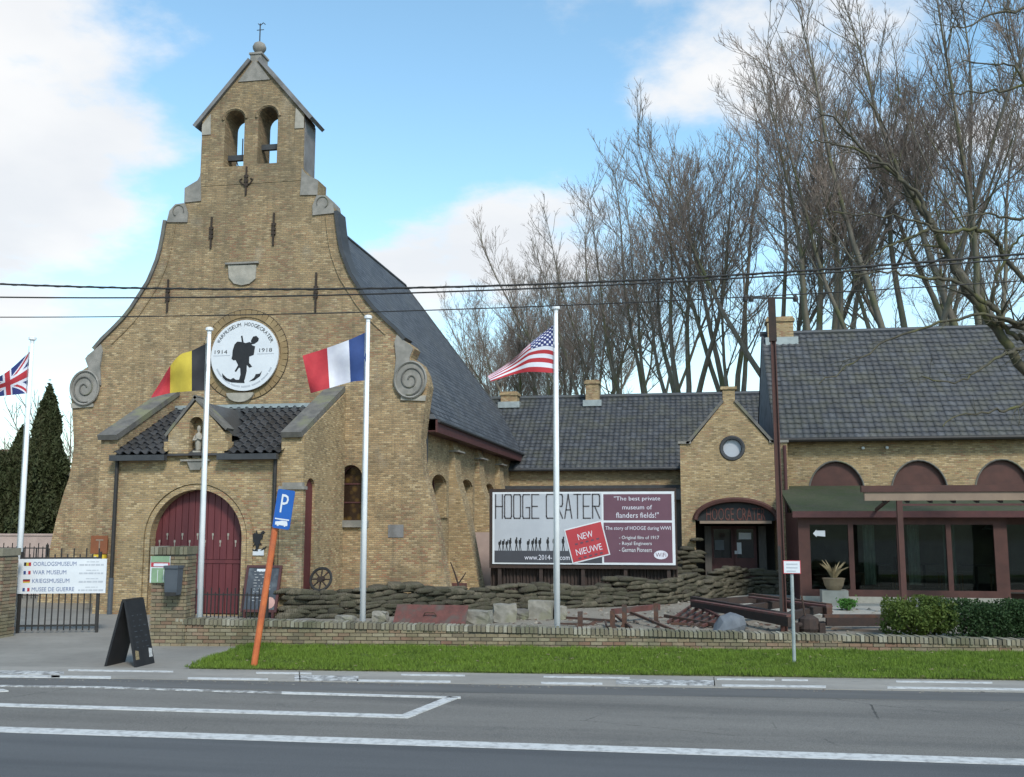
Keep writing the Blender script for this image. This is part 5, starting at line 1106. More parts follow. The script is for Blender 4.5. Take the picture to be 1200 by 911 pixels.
flag('stars and stripes flag drooping from the pole before the low wing', FY - .02, [0, .42, .7, 1], [(652, 378), (622, 402), (599, 423), (571.5, 441)], [(651, 437.5), (622, 436), (602, 439), (575, 447.5)], us_col, ['flag_red', 'flag_white', 'flag_navy'], 104, 78, warp=lambda u, v: v ** (1 + 3.2 * min(u, .45)), amp=.08)
def uk_col(u, v):
    x, y = (u - .5) * 2, (v - .5)      # 2:1 flag
    if abs(x) < .10 or abs(y) < .10: return 0
    if abs(x) < .17 or abs(y) < .17: return 1
    for s_ in (1, -1):
        d = (y - s_ * x / 2) * .894
        if abs(d) < .11:
            off = d * (1 if x * 1 > 0 else -1) * (1)
            return 0 if -.005 < off * s_ < .068 else 1
    return 2
flag('union flag of red, white and blue waving at its pole', fps[0][0].y - .02, [0, .5, 1], [(36, 411), (8, 436), (-22, 452)], [(34, 461), (10, 463.5), (-20, 467)], uk_col, ['flag_red', 'flag_white', 'flag_navy'], 110, 80, amp=.07)
# ------------------------------------------------------------------ billboard
YBB = 29.6
def BB(x, y): p = P(x, y, YBB); return (p.x, p.z)
x0, z0 = BB(577, 661); x1, z1 = BB(790, 576); bw_, bh_ = x1 - x0, z1 - z0
bb = thing('billboard', 'wide grey and plum billboard reading HOOGE CRATER behind the sandbags', 'billboard', V((x0 + x1) / 2, YBB, 0))
MB().box((x0, YBB, z0), (x1, YBB + .06, z1)).build('panel', 'white_sign', bb)
MB().box((x0 - .1, YBB + .03, z0 - .12), (x1 + .05, YBB + .2, z0 - .005)).box((x0 - .1, YBB + .03, z1 + .005), (x1 + .05, YBB + .2, z1 + .1)).box((x0 - .1, YBB + .03, z0 - .005), (x0 - .003, YBB + .2, z1 + .005)).box((x1 + .003, YBB + .03, z0 - .005), (x1 + .05, YBB + .2, z1 + .005)).build('frame', 'rust_dark', bb)
for i in range(5): x = x0 + .2 + (bw_ - .4) * i / 4; MB().box((x - .05, YBB + .07, 0), (x + .05, YBB + .17, z1 - .1)).build('post', 'rust_dark', bb)
def bp(name, mat, u0, v0, u1, v1, lay=1): return MB().box((x0 + u0 * bw_, YBB - .003 * lay, z0 + v0 * bh_), (x0 + u1 * bw_, YBB - .003 * lay + .0025, z0 + v1 * bh_)).build(name, mat, bb)
bp('print_field', 'board_grey', .012, .02, .607, .975); bp('print_field', 'board_slate', .012, .02, .607, .185, 2)
bp('print_field', 'board_plum', .617, .605, .985, .965); bp('print_field', 'board_plum', .617, .03, .985, .575)
def bt(s_, mat, u, v, w_, h_, lay=3, center=False): return text(s_, 'lettering', mat, bb, V(x0 + u * bw_, YBB - .003 * lay, z0 + v * bh_) - wloc(bb), w_ * bw_, h_ * bh_, thick=.001, center=center)
# tall condensed letters built from strokes (unit cell 1 x 1)
ST = {'H': [((0, 0), (0, 1)), ((1, 0), (1, 1)), ((0, .5), (1, .5))], 'O': [((0, .08), (0, .92)), ((1, .08), (1, .92)), ((.1, 0), (.9, 0)), ((.1, 1), (.9, 1)), ((0, .08), (.1, 0)), ((1, .08), (.9, 0)), ((0, .92), (.1, 1)), ((1, .92), (.9, 1))],
      'G': [((0, .08), (0, .92)), ((.1, 0), (1, 0)), ((.1, 1), (1, 1)), ((1, 0), (1, .45)), ((.5, .45), (1, .45)), ((0, .08), (.1, 0)), ((0, .92), (.1, 1))], 'E': [((0, 0), (0, 1)), ((0, 0), (1, 0)), ((0, .5), (.8, .5)), ((0, 1), (1, 1))],
      'C': [((0, .08), (0, .92)), ((.1, 0), (1, 0)), ((.1, 1), (1, 1)), ((0, .08), (.1, 0)), ((0, .92), (.1, 1))], 'R': [((0, 0), (0, 1)), ((0, 1), (.9, 1)), ((1, .92), (1, .6)), ((.9, 1), (1, .92)), ((0, .5), (.9, .5)), ((.9, .5), (1, .6)), ((.3, .5), (1, 0))],
      'A': [((0, 0), (.5, 1)), ((1, 0), (.5, 1)), ((.2, .35), (.8, .35))], 'T': [((.5, 0), (.5, 1)), ((0, 1), (1, 1))]}
lx = x0 + .018 * bw_; lz = z0 + .635 * bh_; lh = .33 * bh_; lw = .0385 * bw_
for i, ch in enumerate('HOOGE CRATER'):
    if ch != ' ':
        m = MB()
        for (a, b) in ST[ch]:
            p, q = V(lx + a[0] * lw, YBB - .009, lz + a[1] * lh), V(lx + b[0] * lw, YBB - .009, lz + b[1] * lh); m.beam(p - (q - p).normalized() * .015, q + (q - p).normalized() * .015, .036, .004, up=(0, 1, 0))
        m.build('letter', 'ink_grey', bb)
    lx += (lw + .0125 * bw_) if ch != ' ' else .03 * bw_
bt('"The best private', 'flag_white', .80, .86, .25, .075, center=True); bt('museum of', 'flag_white', .80, .755, .16, .06, center=True); bt('flanders fields!"', 'flag_white', .80, .64, .23, .075, center=True)
bt('The story of HOOGE during WWI', 'flag_white', .802, .46, .35, .065, center=True)
for i, s_ in enumerate(('- Original film of 1917', '- Royal Engineers', '- German Pioneers')): bt(s_, 'white_sign', .70, .335 - i * .08, (.215, .175, .175)[i], .06)
bt('www.2014-18.com', 'flag_white', .18, .06, .25, .07, 4)
# marching line of men on the horizon of the print
def man(cx, s_, bent): 
    z = z0 + .185 * bh_; h = .19 * bh_ * s_; pts = [(-.10, 0), (-.05, .45), (-.12, .6), (-.09, .82), (-.03 + bent, .84), (-.03 + bent, .96), (.03 + bent, 1.0), (.08 + bent, .93), (.06 + bent, .82), (.10 + bent * .5, .62), (.05, .45), (.12, 0), (.06, 0), (.0, .38), (-.04, 0)]
    MB().slab([(cx + u * h, z + v * h) for u, v in pts], [], yf(YBB - .0065), yf(YBB - .004)).build('marching_figure', 'ink_black', bb)
for u, s_, b_ in ((.04, .8, .10), (.06, .85, .08), (.08, .82, .1), (.10, .95, .02), (.135, 1.0, .0), (.155, .95, .04), (.20, .85, .08), (.225, .9, .06), (.245, 1.0, .0), (.265, .95, .05), (.31, 1.0, 0), (.345, 1.05, .03), (.395, 1.05, 0), (.43, 1.0, .03), (.47, 1.0, 0)): man(x0 + u * bw_, s_, b_)
# red NEW / NIEUWE sticker, tilted
rc = V(*BB(692, 635.5)); rc = V(BB(688, 635.5)[0], 0, BB(688, 635.5)[1]); an = R(14); rt = V(math.cos(an), 0, math.sin(an)); upv = V(-math.sin(an), 0, math.cos(an)); rw2, rh2 = BB(711, 635)[0] - BB(668, 635)[0], BB(688, 617)[1] - BB(688, 654)[1]
def rq(name, mat, hw, hh, lay): 
    m = MB(); c = V(rc.x, YBB, rc.z); y0_ = V(0, -.0035 * lay, 0)
    m.add([c + rt * (sx * hw) + upv * (sz_ * hh) + y0_ + V(0, dy, 0) for dy in (0, .003) for sx, sz_ in ((-1, -1), (1, -1), (1, 1), (-1, 1))], [(0, 1, 2, 3), (7, 6, 5, 4), (0, 4, 5, 1), (1, 5, 6, 2), (2, 6, 7, 3), (3, 7, 4, 0)]); m.build(name, mat, bb)
rq('sticker_border', 'white_sign', rw2 * .53, rh2 * .56, 4); rq('sticker', 'sign_red', rw2 * .5, rh2 * .52, 5)
for s_, v, w_ in (('NEW', .12, .42), ('NIEUWE', -.34, .72)): text(s_, 'lettering', 'flag_white', bb, V(rc.x, YBB - .018, rc.z) + upv * (v * rh2) - wloc(bb), w_ * rw2, .2 * rh2, right=rt, up=upv, thick=.001, center=True)
for v in (.02, -.44):
    m = MB()
    for i in range(5): c = V(rc.x, YBB - .0205, rc.z) + upv * (v * rh2) + rt * ((-.3 + i * .15) * rw2); m.beam(c - rt * .035 * rw2, c + rt * .045 * rw2, .05, .002, up=(0, 1, 0))
    m.build('small_print', 'board_plum', bb)
# oval badge
oc = BB(774.5, 650.5); MB().slab([(oc[0] + .2 * math.cos(t), oc[1] + .125 * math.sin(t)) for t in np.linspace(0, 2 * math.pi, 20, endpoint=False)], [], yf(YBB - .0075), yf(YBB - .004)).build('badge', 'flag_white', bb)
text('WiFi', 'lettering', 'board_plum', bb, V(oc[0] - .15, YBB - .009, oc[1] - .06) - wloc(bb), .30, .12, thick=.001)
# corrugated rusty sheets under the billboard
cs_ = thing('corrugated_sheeting', 'dark rusty corrugated sheeting under the billboard', 'sheeting', V((x0 + x1) / 2, YBB + .3, 0)); zc = z0 - .13
for i in range(6):
    xa = x0 - .1 + i * (bw_ / 6 + .02); pts = []; n = 40
    m = MB()
    for k_ in range(n + 1): u = k_ / n; yy = YBB + .26 + .03 * math.sin(u * 2 * math.pi * 9) + (.02 if i % 2 else 0); m.v += [(xa + u * (bw_ / 6 + .05), yy, .0), (xa + u * (bw_ / 6 + .05), yy, zc + .05 * (i % 3))]
    m.f = [(2 * k_, 2 * k_ + 2, 2 * k_ + 3, 2 * k_ + 1) for k_ in range(n)]; m.mi = [0] * n; m.build('sheet', 'rust_dark', cs_, fix=False)
# ------------------------------------------------------------------ sandbags
def bag_mesh(seed):
    r = np.random.default_rng(seed); m = MB(); nu, nv = 12, 7; L, Wd, Hh = .58, .30, .135; vs = []
    sg = lambda v, e: math.copysign(abs(v) ** e, v)
    for i in range(1, nv):
        ph_ = -math.pi / 2 + math.pi * i / nv
        for j in range(nu):
            th = 2 * math.pi * j / nu; k_ = 1 + r.uniform(-.11, .11)
            xx = L / 2 * sg(math.cos(ph_), .45) * sg(math.cos(th), .55) * k_; e_p = max(0, (abs(xx) / (L / 2) - .62)) / .38
            vs.append(V(xx, Wd / 2 * sg(math.cos(ph_), .5) * sg(math.sin(th), .75) * k_ * (1 - .25 * e_p), Hh / 2 * sg(math.sin(ph_), .6) * k_ * (1 - .45 * e_p) + Hh / 2 * (1 - .5 * e_p) + r.uniform(-.008, .008)))
    b = len(vs); vs += [V(0, 0, 0), V(0, 0, Hh)]
    fs = [(i * nu + j, i * nu + (j + 1) % nu, (i + 1) * nu + (j + 1) % nu, (i + 1) * nu + j) for i in range(nv - 2) for j in range(nu)] + [(b, (j + 1) % nu, j) for j in range(nu)] + [(b + 1, (nv - 2) * nu + j, (nv - 2) * nu + (j + 1) % nu) for j in range(nu)]
    o = m.add(vs, fs).build('sandbag', 'sandbag', None, smooth=True); me = o.data; bpy.data.objects.remove(o); return me
BAGS = [bag_mesh(i) for i in range(5)]
def bag_wall(label, px_path, rows, Ls=.46, hgt=.098, jitter=.06, tops=None, depthrows=1):
    pts = [V(*G(x, y).xy, 0) for x, y in px_path]; cum = [0]
    for a, b in zip(pts, pts[1:]): cum.append(cum[-1] + (b - a).length)
    L = cum[-1]
    def at_(s_):
        s_ = min(max(s_, 0), L - 1e-4)
        for i in range(len(pts) - 1):
            if s_ <= cum[i + 1]: t = (s_ - cum[i]) / (cum[i + 1] - cum[i]); d = pts[i + 1] - pts[i]; return pts[i].lerp(pts[i + 1], t), math.atan2(d.y, d.x)
    t = thing('sandbag_wall', label, 'sandbags', (pts[0] + pts[-1]) / 2, 'sandbag walls'); b = wloc(t)
    for r_ in range(rows):
        s_ = (Ls * .45 if r_ % 2 else 0) + random.uniform(0, .1)
        while s_ < L:
            h_here = rows if tops is None else tops(s_ / L)
            if r_ < h_here:
                p, a = at_(s_)
                nrm = V(-math.sin(a), math.cos(a), 0)
                sag = -.02 * math.sin(s_ * 1.9 + r_)
                inst('sandbag', random.choice(BAGS), t, p + nrm * (random.uniform(-jitter, jitter) + r_ * .025) + V(0, 0, .005 + r_ * hgt + sag * r_ * .5 + random.uniform(-.008, .008)) - b, (random.uniform(-.13, .13), random.uniform(-.10, .10), a + random.uniform(-.2, .2) + (math.pi if random.random() < .5 else 0)), (random.uniform(.8, 1.35), random.uniform(1.0, 1.6), random.uniform(.75, 1.25)))
            s_ += Ls * random.uniform(.88, 1.1)
    return t
bag_wall('long mossy sandbag wall curving across the gravel yard to the billboard', [(336, 725), (430, 724), (520, 719), (600, 714), (690, 712), (780, 708), (822, 702)], 7, tops=lambda u: 6.1 + .9 * math.sin(u * 9) * (u > .3))
bag_wall('stepped sandbag wall right of the entrance behind the rusty rails', [(826, 703), (880, 696), (968, 699)], 8, tops=lambda u: 3.5 + 6 * min(1, u * 3.0))
bag_wall('tall sandbag stack at the left jamb of the entrance arch', [(770, 695), (800, 694.5), (822, 694.5)], 16, hgt=.108, tops=lambda u: 7 + 10 * u)
# ------------------------------------------------------------------ relics in the yard
def onbase(name, label, cat, px, group=None): p = V(*G(*px).xy, 0); return thing(name, label, cat, p, group), p
t, p = onbase('scrap_steel', 'reddish rusted steel panel lying behind the front wall', 'panel', (502, 733))
a, b = P(460, 730, p.y), P(545, 714, p.y); rx = Matrix.Rotation(R(-35), 3, 'X'); lenp = b.x - a.x
MB().box((-lenp / 2, 0, 0), (lenp / 2, .025, .55), 0, Matrix.Rotation(R(-40), 3, 'X'), (0, 0, 0)).build('plate', 'rust_red', t, local=True)
MB().box((-lenp / 2 + .1, .02, .0), (-lenp / 2 + .16, .4, .06)).box((lenp / 2 - .16, .02, 0), (lenp / 2 - .1, .4, .06)).build('runner', 'rust', t, local=True)
MB().tube([V(-.15, .14, .2), V(-.1, .1, .27), V(.1, .1, .27), V(.15, .14, .2)], .015, 6).build('handle', 'rust', t, local=True)
def rough_block(name, label, cat, px0, px1, mat, depth=.4, group=None, seed=0, bev=.06, holes=0):
    (xa, yt), (xb, yb) = px0, px1; base = V(*G((xa + xb) / 2, yb).xy, 0); a, b = P(xa, yb, base.y), P(xb, yt, base.y); w_, h_ = b.x - a.x, b.z
    r = np.random.default_rng(seed); bm = bmesh.new(); bmesh.ops.create_cube(bm, size=1); bmesh.ops.subdivide_edges(bm, edges=bm.edges[:], cuts=2, use_grid_fill=True)
    for v in bm.verts: 
        q = v.co; l_ = q.length; q *= (1 - bev * max(0, (l_ - .6)) * 2); v.co = Vector((q.x * w_ + r.uniform(-.02, .02), q.y * depth + r.uniform(-.02, .02), max((q.z + .5) * h_ + r.uniform(-.02, .02), 0)))
    me = bpy.data.meshes.new(name); bm.to_mesh(me); bm.free(); me.materials.append(M[mat]); o = bpy.data.objects.new(name, me); col.objects.link(o); o.location = base; o.rotation_euler = (0, 0, r.uniform(-.25, .25)); tag(o, label, cat, group); return o
rough_block('concrete_block', 'pale low concrete lump next to the rusted steel panel', 'block', (547, 716), (576, 731), 'concrete_block', .35, seed=1)
rough_block('concrete_block', 'mossy broken concrete cube in the gravel beside the pale lump', 'block', (578, 708), (605, 729), 'concrete_block', .42, seed=2, bev=.1)
rough_block('concrete_block', 'squared grey concrete block standing left of the stars and stripes pole', 'block', (620, 704), (648, 726), 'concrete_block', .4, seed=3)
rough_block('concrete_block', 'small concrete piece tucked beside the stars and stripes pole', 'block', (650, 711), (664, 726), 'concrete_block', .3, seed=4)
rough_block('rubble_stone', 'small dark rubble stone before the sandbags', 'stone', (604, 714), (620, 726), 'coping_stone', .3, seed=5, bev=.12)
rough_block('rubble_stone', 'small pale stone by the tricolour pole foot', 'stone', (437, 717), (454, 729), 'concrete_block', .3, seed=6, bev=.14)
rough_block('rubble_stone', 'flat pale stone behind the wall coping', 'stone', (395, 722), (416, 730), 'concrete_block', .3, seed=7, bev=.14)
# boulder
base = V(*G(853, 741).xy, 0); bm = bmesh.new(); bmesh.ops.create_icosphere(bm, subdivisions=2, radius=1); rr = np.random.default_rng(5)
for v in bm.verts: k_ = 1 + rr.uniform(-.14, .14); v.co = Vector((v.co.x * .36 * k_, v.co.y * .28 * k_, max(-.02, v.co.z * .33 * k_ + .08 + .1 * v.co.x)))
me = bpy.data.meshes.new('boulder'); bm.to_mesh(me); bm.free(); me.materials.append(M['boulder']); o = bpy.data.objects.new('boulder', me); col.objects.link(o); o.location = base; tag(o, 'blue grey angular boulder behind the wall coping', 'boulder')
# rusted frame on stubby posts
t, p = onbase('scrap_iron', 'rusted iron frame on stubby feet between the flagpole and the harrow', 'wreckage', (735, 735))
def gp(x, y, z=0): q = G(x, y, z); return q
for x, yb, yt in ((680, 737, 717), (718, 738, 716), (732, 736, 709), (769, 731, 707)):
    q = V(*G(x, yb).xy, 0); h_ = P(x, yt, q.y).z; MB().box((q.x - .05, q.y - .06, 0), (q.x + .05, q.y + .06, h_)).box((q.x - .075, q.y - .09, 0), (q.x + .075, q.y + .09, .06)).build('foot', 'rust', t)
def bar(px0, z0_, px1, z1_, w_, h_, nm, mat='rust'): a, b = G(*px0, z0_), G(*px1, z1_); MB().beam(a, b, w_, h_).build(nm, mat, t)
bar((718, 717), .28, (772, 711), .30, .10, .12, 'beam', 'rust_red'); bar((664, 724), .1, (722, 728), .12, .05, .05, 'bar'); bar((655, 731), .05, (690, 732), .05, .05, .04, 'bar'); bar((735, 716), .25, (790, 739), .03, .06, .05, 'bar'); bar((722, 722), .18, (740, 736), .05, .05, .05, 'bar')
MB().tube([V(*G(709, 733).xy, .12), V(*G(711, 737).xy, .03), V(*G(716, 737).xy, .05)], .025, 6).build('hook', 'rust', t)
# harrow
t, p = onbase('iron_harrow', 'rust red iron harrow of slanting bars lying on gravel', 'harrow', (812, 731))
for i in range(6): bar((783 + i * 8, 729 + i * 1.0), .06, (812 + i * 6.5, 709 + i * 3.2), .12, .05, .06, 'bar', 'rust_red')
bar((779, 722), .12, (842, 733), .08, .06, .07, 'side_rail'); bar((812, 707), .2, (848, 726), .12, .06, .07, 'side_rail', 'rust_red'); bar((786, 731), .06, (846, 733), .06, .05, .05, 'side_rail')
# heavy rails / wagon chassis
t, p = onbase('rail_wagon', 'long rusted rail wagon chassis lying across the gravel yard', 'wagon', (890, 738))
bar((812, 705), .30, (927, 727), .30, .14, .26, 'side_beam', 'rust_dark'); bar((880, 701), .34, (972, 714), .36, .14, .24, 'side_beam', 'rust'); bar((812, 704), .44, (926, 722), .46, .16, .04, 'top_flange', 'rust_red'); bar((880, 700), .47, (972, 711), .5, .16, .04, 'top_flange', 'rust_red')
for u in (.1, .5, .92): a = G(812, 705, .3).lerp(G(927, 727, .3), u); b = G(880, 701, .34).lerp(G(972, 714, .36), u); MB().beam(a, b, .14, .16).build('cross_beam', 'rust_dark', t)
for x, y in ((893, 736), (838, 716)):
    q = V(*G(x, y).xy, .16); MB().lathe((0, 0, 0), [(.05, -.16), (.16, -.14), (.16, -.1), (.13, -.08), (.13, .06), (.05, .08)], 16).build('wheel', 'rust_dark', t).matrix_local = Matrix.Translation(q - wloc(t)) @ Matrix.Rotation(R(90), 4, 'X') @ Matrix.Rotation(R(25), 4, 'Y')
t, p = onbase('cart_axle', 'dark rusted axle with lever standing in front of the wagon', 'wreckage', (950, 743))
MB().tube([V(*G(932, 742).xy, .16), V(*G(966, 740).xy, .16)], .05, 8).build('axle', 'rust_dark', t); MB().lathe(V(*G(948, 741).xy, .0), [(.2, 0), (.24, .08), (.2, .28), (.08, .36)], 12).build('hub', 'rust_dark', t); MB().tube([V(*G(945, 741).xy, .2), V(*G(941, 742).xy, .75)], .02, 6).build('lever', 'rust', t)
for x in (933, 964): MB().box(V(*G(x, 742).xy, 0) + V(-.06, -.05, 0), V(*G(x, 742).xy, .2) + V(.06, .05, 0)).build('stand', 'rust_dark', t)
t, p = onbase('rail_beam', 'heavy dark steel beam on sleepers next to the shrubs', 'beam', (1005, 737))
bar((965, 722), .34, (1048, 722), .34, .16, .06, 'top_flange', 'rust'); bar((968, 727), .18, (1040, 727), .18, .08, .24, 'web', 'rust_dark'); bar((968, 731), .05, (1040, 731), .05, .2, .06, 'bottom_flange', 'rust_dark'); bar((975, 737), .02, (1050, 741), .03, .14, .05, 'sleeper', 'tan_paint')
# rusty plank behind the bags, bent pickets, cart wheel
t, p = onbase('rusty_plate', 'flat rust red plate resting on top of the sandbags', 'plate', (512, 706)); a, b = P(467, 690, p.y + .3), P(545, 684, p.y + .3); MB().box((a.x, p.y + .3, a.z), (b.x, p.y + .55, b.z)).box((a.x + .2, p.y + .36, 0), (a.x + .3, p.y + .4, a.z)).box((b.x - .3, p.y + .36, 0), (b.x - .2, p.y + .4, a.z)).build('plate', 'rust_red', t)
t, p = onbase('bent_picket', 'forked bent iron picket sticking up behind the sandbags', 'picket', (538, 711)); y_ = p.y + .5
MB().tube([V(P(538, 700, y_).x, y_, 0), P(537, 685, y_), P(533, 672, y_), P(528, 659, y_)], [.03, .03, .025, .015], 6).tube([P(538, 683, y_), P(543, 676, y_), P(546, 671, y_)], [.025, .02, .012], 6).build('stem', 'rust_dark', t)
q = V(P(376, 690, YP + .3).x, YP + .3, 0); t = thing('wheel_relic', 'old dark iron rimmed wheel leaning by the red side door', 'wheel', q); cw = P(373, 681, YF - 1.2); rw3 = .34
cw = P(376, 679, YP + .3); rw3 = .26
MB().tube([V(cw.x + rw3 * math.cos(a_), cw.y + .1 * math.sin(a_), cw.z + rw3 * math.sin(a_)) for a_ in np.linspace(0, 2 * math.pi, 25)], .035, 6, cap=False).build('rim', 'iron_black', t)
for i in range(8): a_ = i * math.pi / 4; MB().tube([cw, V(cw.x + rw3 * math.cos(a_), cw.y + .1 * math.sin(a_), cw.z + rw3 * math.sin(a_))], .02, 5).build('spoke', 'rust_dark', t)
MB().tube([cw + V(0, -.1, 0), cw + V(0, .12, 0)], .07, 8).build('hub', 'rust_dark', t); MB().box((cw.x - .3, cw.y - .1, 0), (cw.x + .3, cw.y + .12, cw.z - .26)).build('stand', 'rust_dark', t)
# ------------------------------------------------------------------ utility pole and cables
ub = V(*G(919, 741).xy, 0); ut = P(904, 350, ub.y)
t = thing('utility_pole', 'maroon steel utility pole with a small crossarm in the yard', 'utility pole', ub)
d = (ut - ub).normalized()
for o_ in (-.06, .06): MB().beam(ub + V(o_, 0, 0), ut + V(o_ * .7, 0, 0), .022, .12, up=(0, 1, 0)).build('flange', 'maroon_timber', t)
MB().beam(ub, ut, .12, .018, up=(0, 1, 0)).build('web', 'maroon_timber', t); MB().beam(ut - d * .95, ut, .15, .15, up=(0, 1, 0)).build('head', 'rust_dark', t)
al, ar = P(871, 351, ub.y), P(935, 349, ub.y); MB().beam(V(al.x, ub.y - .05, al.z + .02), V(ar.x, ub.y - .05, ar.z - .02), .04, .035).build('crossarm', 'iron_black', t)
for x in (873, 880, 932): q = P(x, 351, ub.y); MB().lathe((q.x, ub.y - .05, q.z), [(.05, -.06), (.06, 0), (.04, .06), (.02, .09)], 8).build('insulator', 'iron_black', t)
q = P(912, 640, ub.y); MB().box((q.x - .02, ub.y - .1, .3), (q.x + .04, ub.y - .07, q.z)).build('cable_duct', 'iron_black', t)
def cable(label, Y, pts, r, n=50, twist=0):
    w_ = [P(x, y, Y) for x, y in pts]; cf = np.polyfit([q.x for q in w_], [q.z for q in w_], 2); xs = np.linspace(-26, 20, n)
    m = MB().tube([V(x, Y, float(np.polyval(cf, x))) for x in xs], r, 6)
    if twist:
        xs = np.linspace(-26, 20, 700); m.tube([V(x, Y + .012 * math.sin(x * twist), float(np.polyval(cf, x)) + .012 * math.cos(x * twist)) for x in xs], r * .8, 4)
    o = m.build('overhead_cable', 'iron_black', None, base=(-3, Y, float(np.polyval(cf, -3))), smooth=True); tag(o, label, 'cable', 'overhead cables')
cable('thick twisted overhead cable, the uppermost of the three', 16.5, [(0, 333), (500, 338), (850, 322), (1200, 298)], .017, twist=14)
cable('thin overhead cable just below the twisted one', 16.9, [(0, 348.5), (500, 343), (850, 327), (1200, 303)], .014)
cable('lowest and thinnest of the three overhead cables', 17.6, [(0, 372), (500, 363.5), (850, 350), (1200, 329)], .010)
# ------------------------------------------------------------------ vegetation
def leaf_cloud(centers, normals, size, n_per=1, asp=.5, r=rng, droop=0.0):
    n = len(centers); a = r.normal(size=(n, 3)); a /= np.linalg.norm(a, axis=1, keepdims=True); a[:, 2] -= droop; b = np.cross(a, r.normal(size=(n, 3))); b /= np.linalg.norm(b, axis=1, keepdims=True) + 1e-9
    sz = size * r.uniform(.6, 1.4, (n, 1)); v0 = centers - a * sz * .5; v1 = centers + b * sz * asp * .5; v2 = centers + a * sz * .5; v3 = centers - b * sz * asp * .5
    return np.stack([v0, v1, v2, v3], 1).reshape(-1, 3), np.arange(4 * n).reshape(-1, 4)
def shrub(label, px0, px1, mat, n, depth, size, group=None, flat=.6, seed=0):
    r = np.random.default_rng(seed); (xa, yt), (xb, yb) = px0, px1; base = V(*G((xa + xb) / 2, yb).xy, 0); a, b = P(xa, yb, base.y), P(xb, yt, base.y); w_, h_ = (b.x - a.x) / 2, b.z
    t = thing('shrub', label, 'shrub', base, group)
    nb = 22; bc = np.c_[r.uniform(-.75, .75, nb) * w_, r.uniform(-.6, .6, nb) * depth, r.uniform(.35, .8, nb) * h_]; br = r.uniform(.28, .45, nb) * min(w_, h_ * 1.4)
    i = r.integers(0, nb, n); d = r.normal(size=(n, 3)); d /= np.linalg.norm(d, axis=1, keepdims=True); p = bc[i] + d * (br[i] * r.uniform(.55, 1.05, n) ** .5)[:, None]
    p *= (1 + .10 * np.sin(p[:, :1] * 9 + seed) * np.sin(p[:, 2:3] * 11))
    st_ = r.random(n) < .14; p[st_] += r.normal(size=(st_.sum(), 3)) * [.07, .07, .06]; p[:, 2] = np.abs(p[:, 2]); p[:, 2] = np.minimum(p[:, 2], h_ * (1.1 - .3 * r.random(n) ** 2))
    p[:, 0] = np.clip(p[:, 0], -w_ * 1.06, w_ * 1.06)
    v, f = leaf_cloud(p, None, size, r=r, asp=.6); np_mesh('foliage', v, f, mat, t)
    m = MB()
    for k_ in range(9): m.tube([V(0, 0, 0), V(bc[k_][0] * .5, bc[k_][1] * .5, bc[k_][2] * .5), V(*bc[k_])], [.03, .02, .01], 5)
    m.build('stems', 'bark', t, local=True); return t
shrub('yellow green rounded shrub behind the front wall under the awning post', (1036, 704), (1120, 749), 'shrub_light', 14000, .7, .06, seed=13)
shrub('dark green clipped low hedge shrub beside the yellow green one', (1096, 708), (1225, 750), 'shrub_dark', 22000, .7, .05, seed=4)
# agave pot, potted greenery
q = V(*G(979, 696).xy, 0); q = V(P(978, 690, 29.4).x, 29.4, 0)
t = thing('potted_agave', 'tan pot with a spiky pale agave before the verandah glass', 'potted plant', q)
zt_ = P(978, 678, 29.4).z; zb0 = P(978, 692, 29.4).z
MB().box((q.x - .35, 29.3, 0), (q.x + .35, 29.8, zb0)).build('plinth', 'plinth_pale', t); MB().lathe((q.x, 29.5, zb0), [(.18, 0), (.25, .12), (.29, zt_ - zb0 - .05), (.31, zt_ - zb0), (.26, zt_ - zb0 + .01)], 18).build('pot', 'terracotta', t)
m = MB(); zl_ = zt_
for k_ in range(18):
    a_ = k_ * 2.4; tl_ = .25 + .5 * (k_ % 5) / 5; tip = V(q.x + math.cos(a_) * .5 * (1 - tl_ * .6), 29.5 + math.sin(a_) * .4 * (1 - tl_ * .6), zl_ + .2 + tl_ * .45); m.tube([V(q.x, 29.5, zl_ - .05), V(q.x, 29.5, zl_).lerp(tip, .5) + V(0, 0, .06), tip], [.035, .03, .004], 4)
m.build('leaves', 'dry_leaf', t)
gq = V(*G(992, 714).xy, 0)
shrub('small bright green tuft growing by the rusted wagon', (982, 699), (1004, 716), 'green_leaf', 900, .2, .06, seed=8)
# ---- bare trees
class Tubes:
    def __init__(s): s.V = []; s.F = []; s.n = 0
    def add(s, pts, rad, k):
        m = len(pts); t = np.gradient(pts, axis=0); t /= np.linalg.norm(t, axis=1, keepdims=True) + 1e-9
        ref = np.array([.31, .67, .2]); a = np.cross(t, ref); a /= np.linalg.norm(a, axis=1, keepdims=True) + 1e-9; b = np.cross(t, a)
        an = np.arange(k) * 2 * np.pi / k; ring = pts[:, None, :] + rad[:, None, None] * (a[:, None, :] * np.cos(an)[None, :, None] + b[:, None, :] * np.sin(an)[None, :, None])
        s.V.append(ring.reshape(-1, 3)); i = np.arange(m - 1)[:, None] * k; j = np.arange(k)[None, :]; j2 = (j + 1) % k
        s.F.append((np.stack([i + j, i + j2, i + k + j2, i + k + j], -1).reshape(-1, 4)) + s.n); s.n += m * k
    def mesh(s, name, mat):
        o = np_mesh(name, np.concatenate(s.V), np.concatenate(s.F), mat, smooth=True); me = o.data; bpy.data.objects.remove(o); return me
def grow(r, p0, d, L, n, up, wob):
    pts = [p0]; d = d / np.linalg.norm(d); st = L / n
    for i in range(n):
        d = d + np.array([0, 0, up]) / n + r.normal(size=3) * wob; d /= np.linalg.norm(d); pts.append(pts[-1] + d * st)
    return np.array(pts)
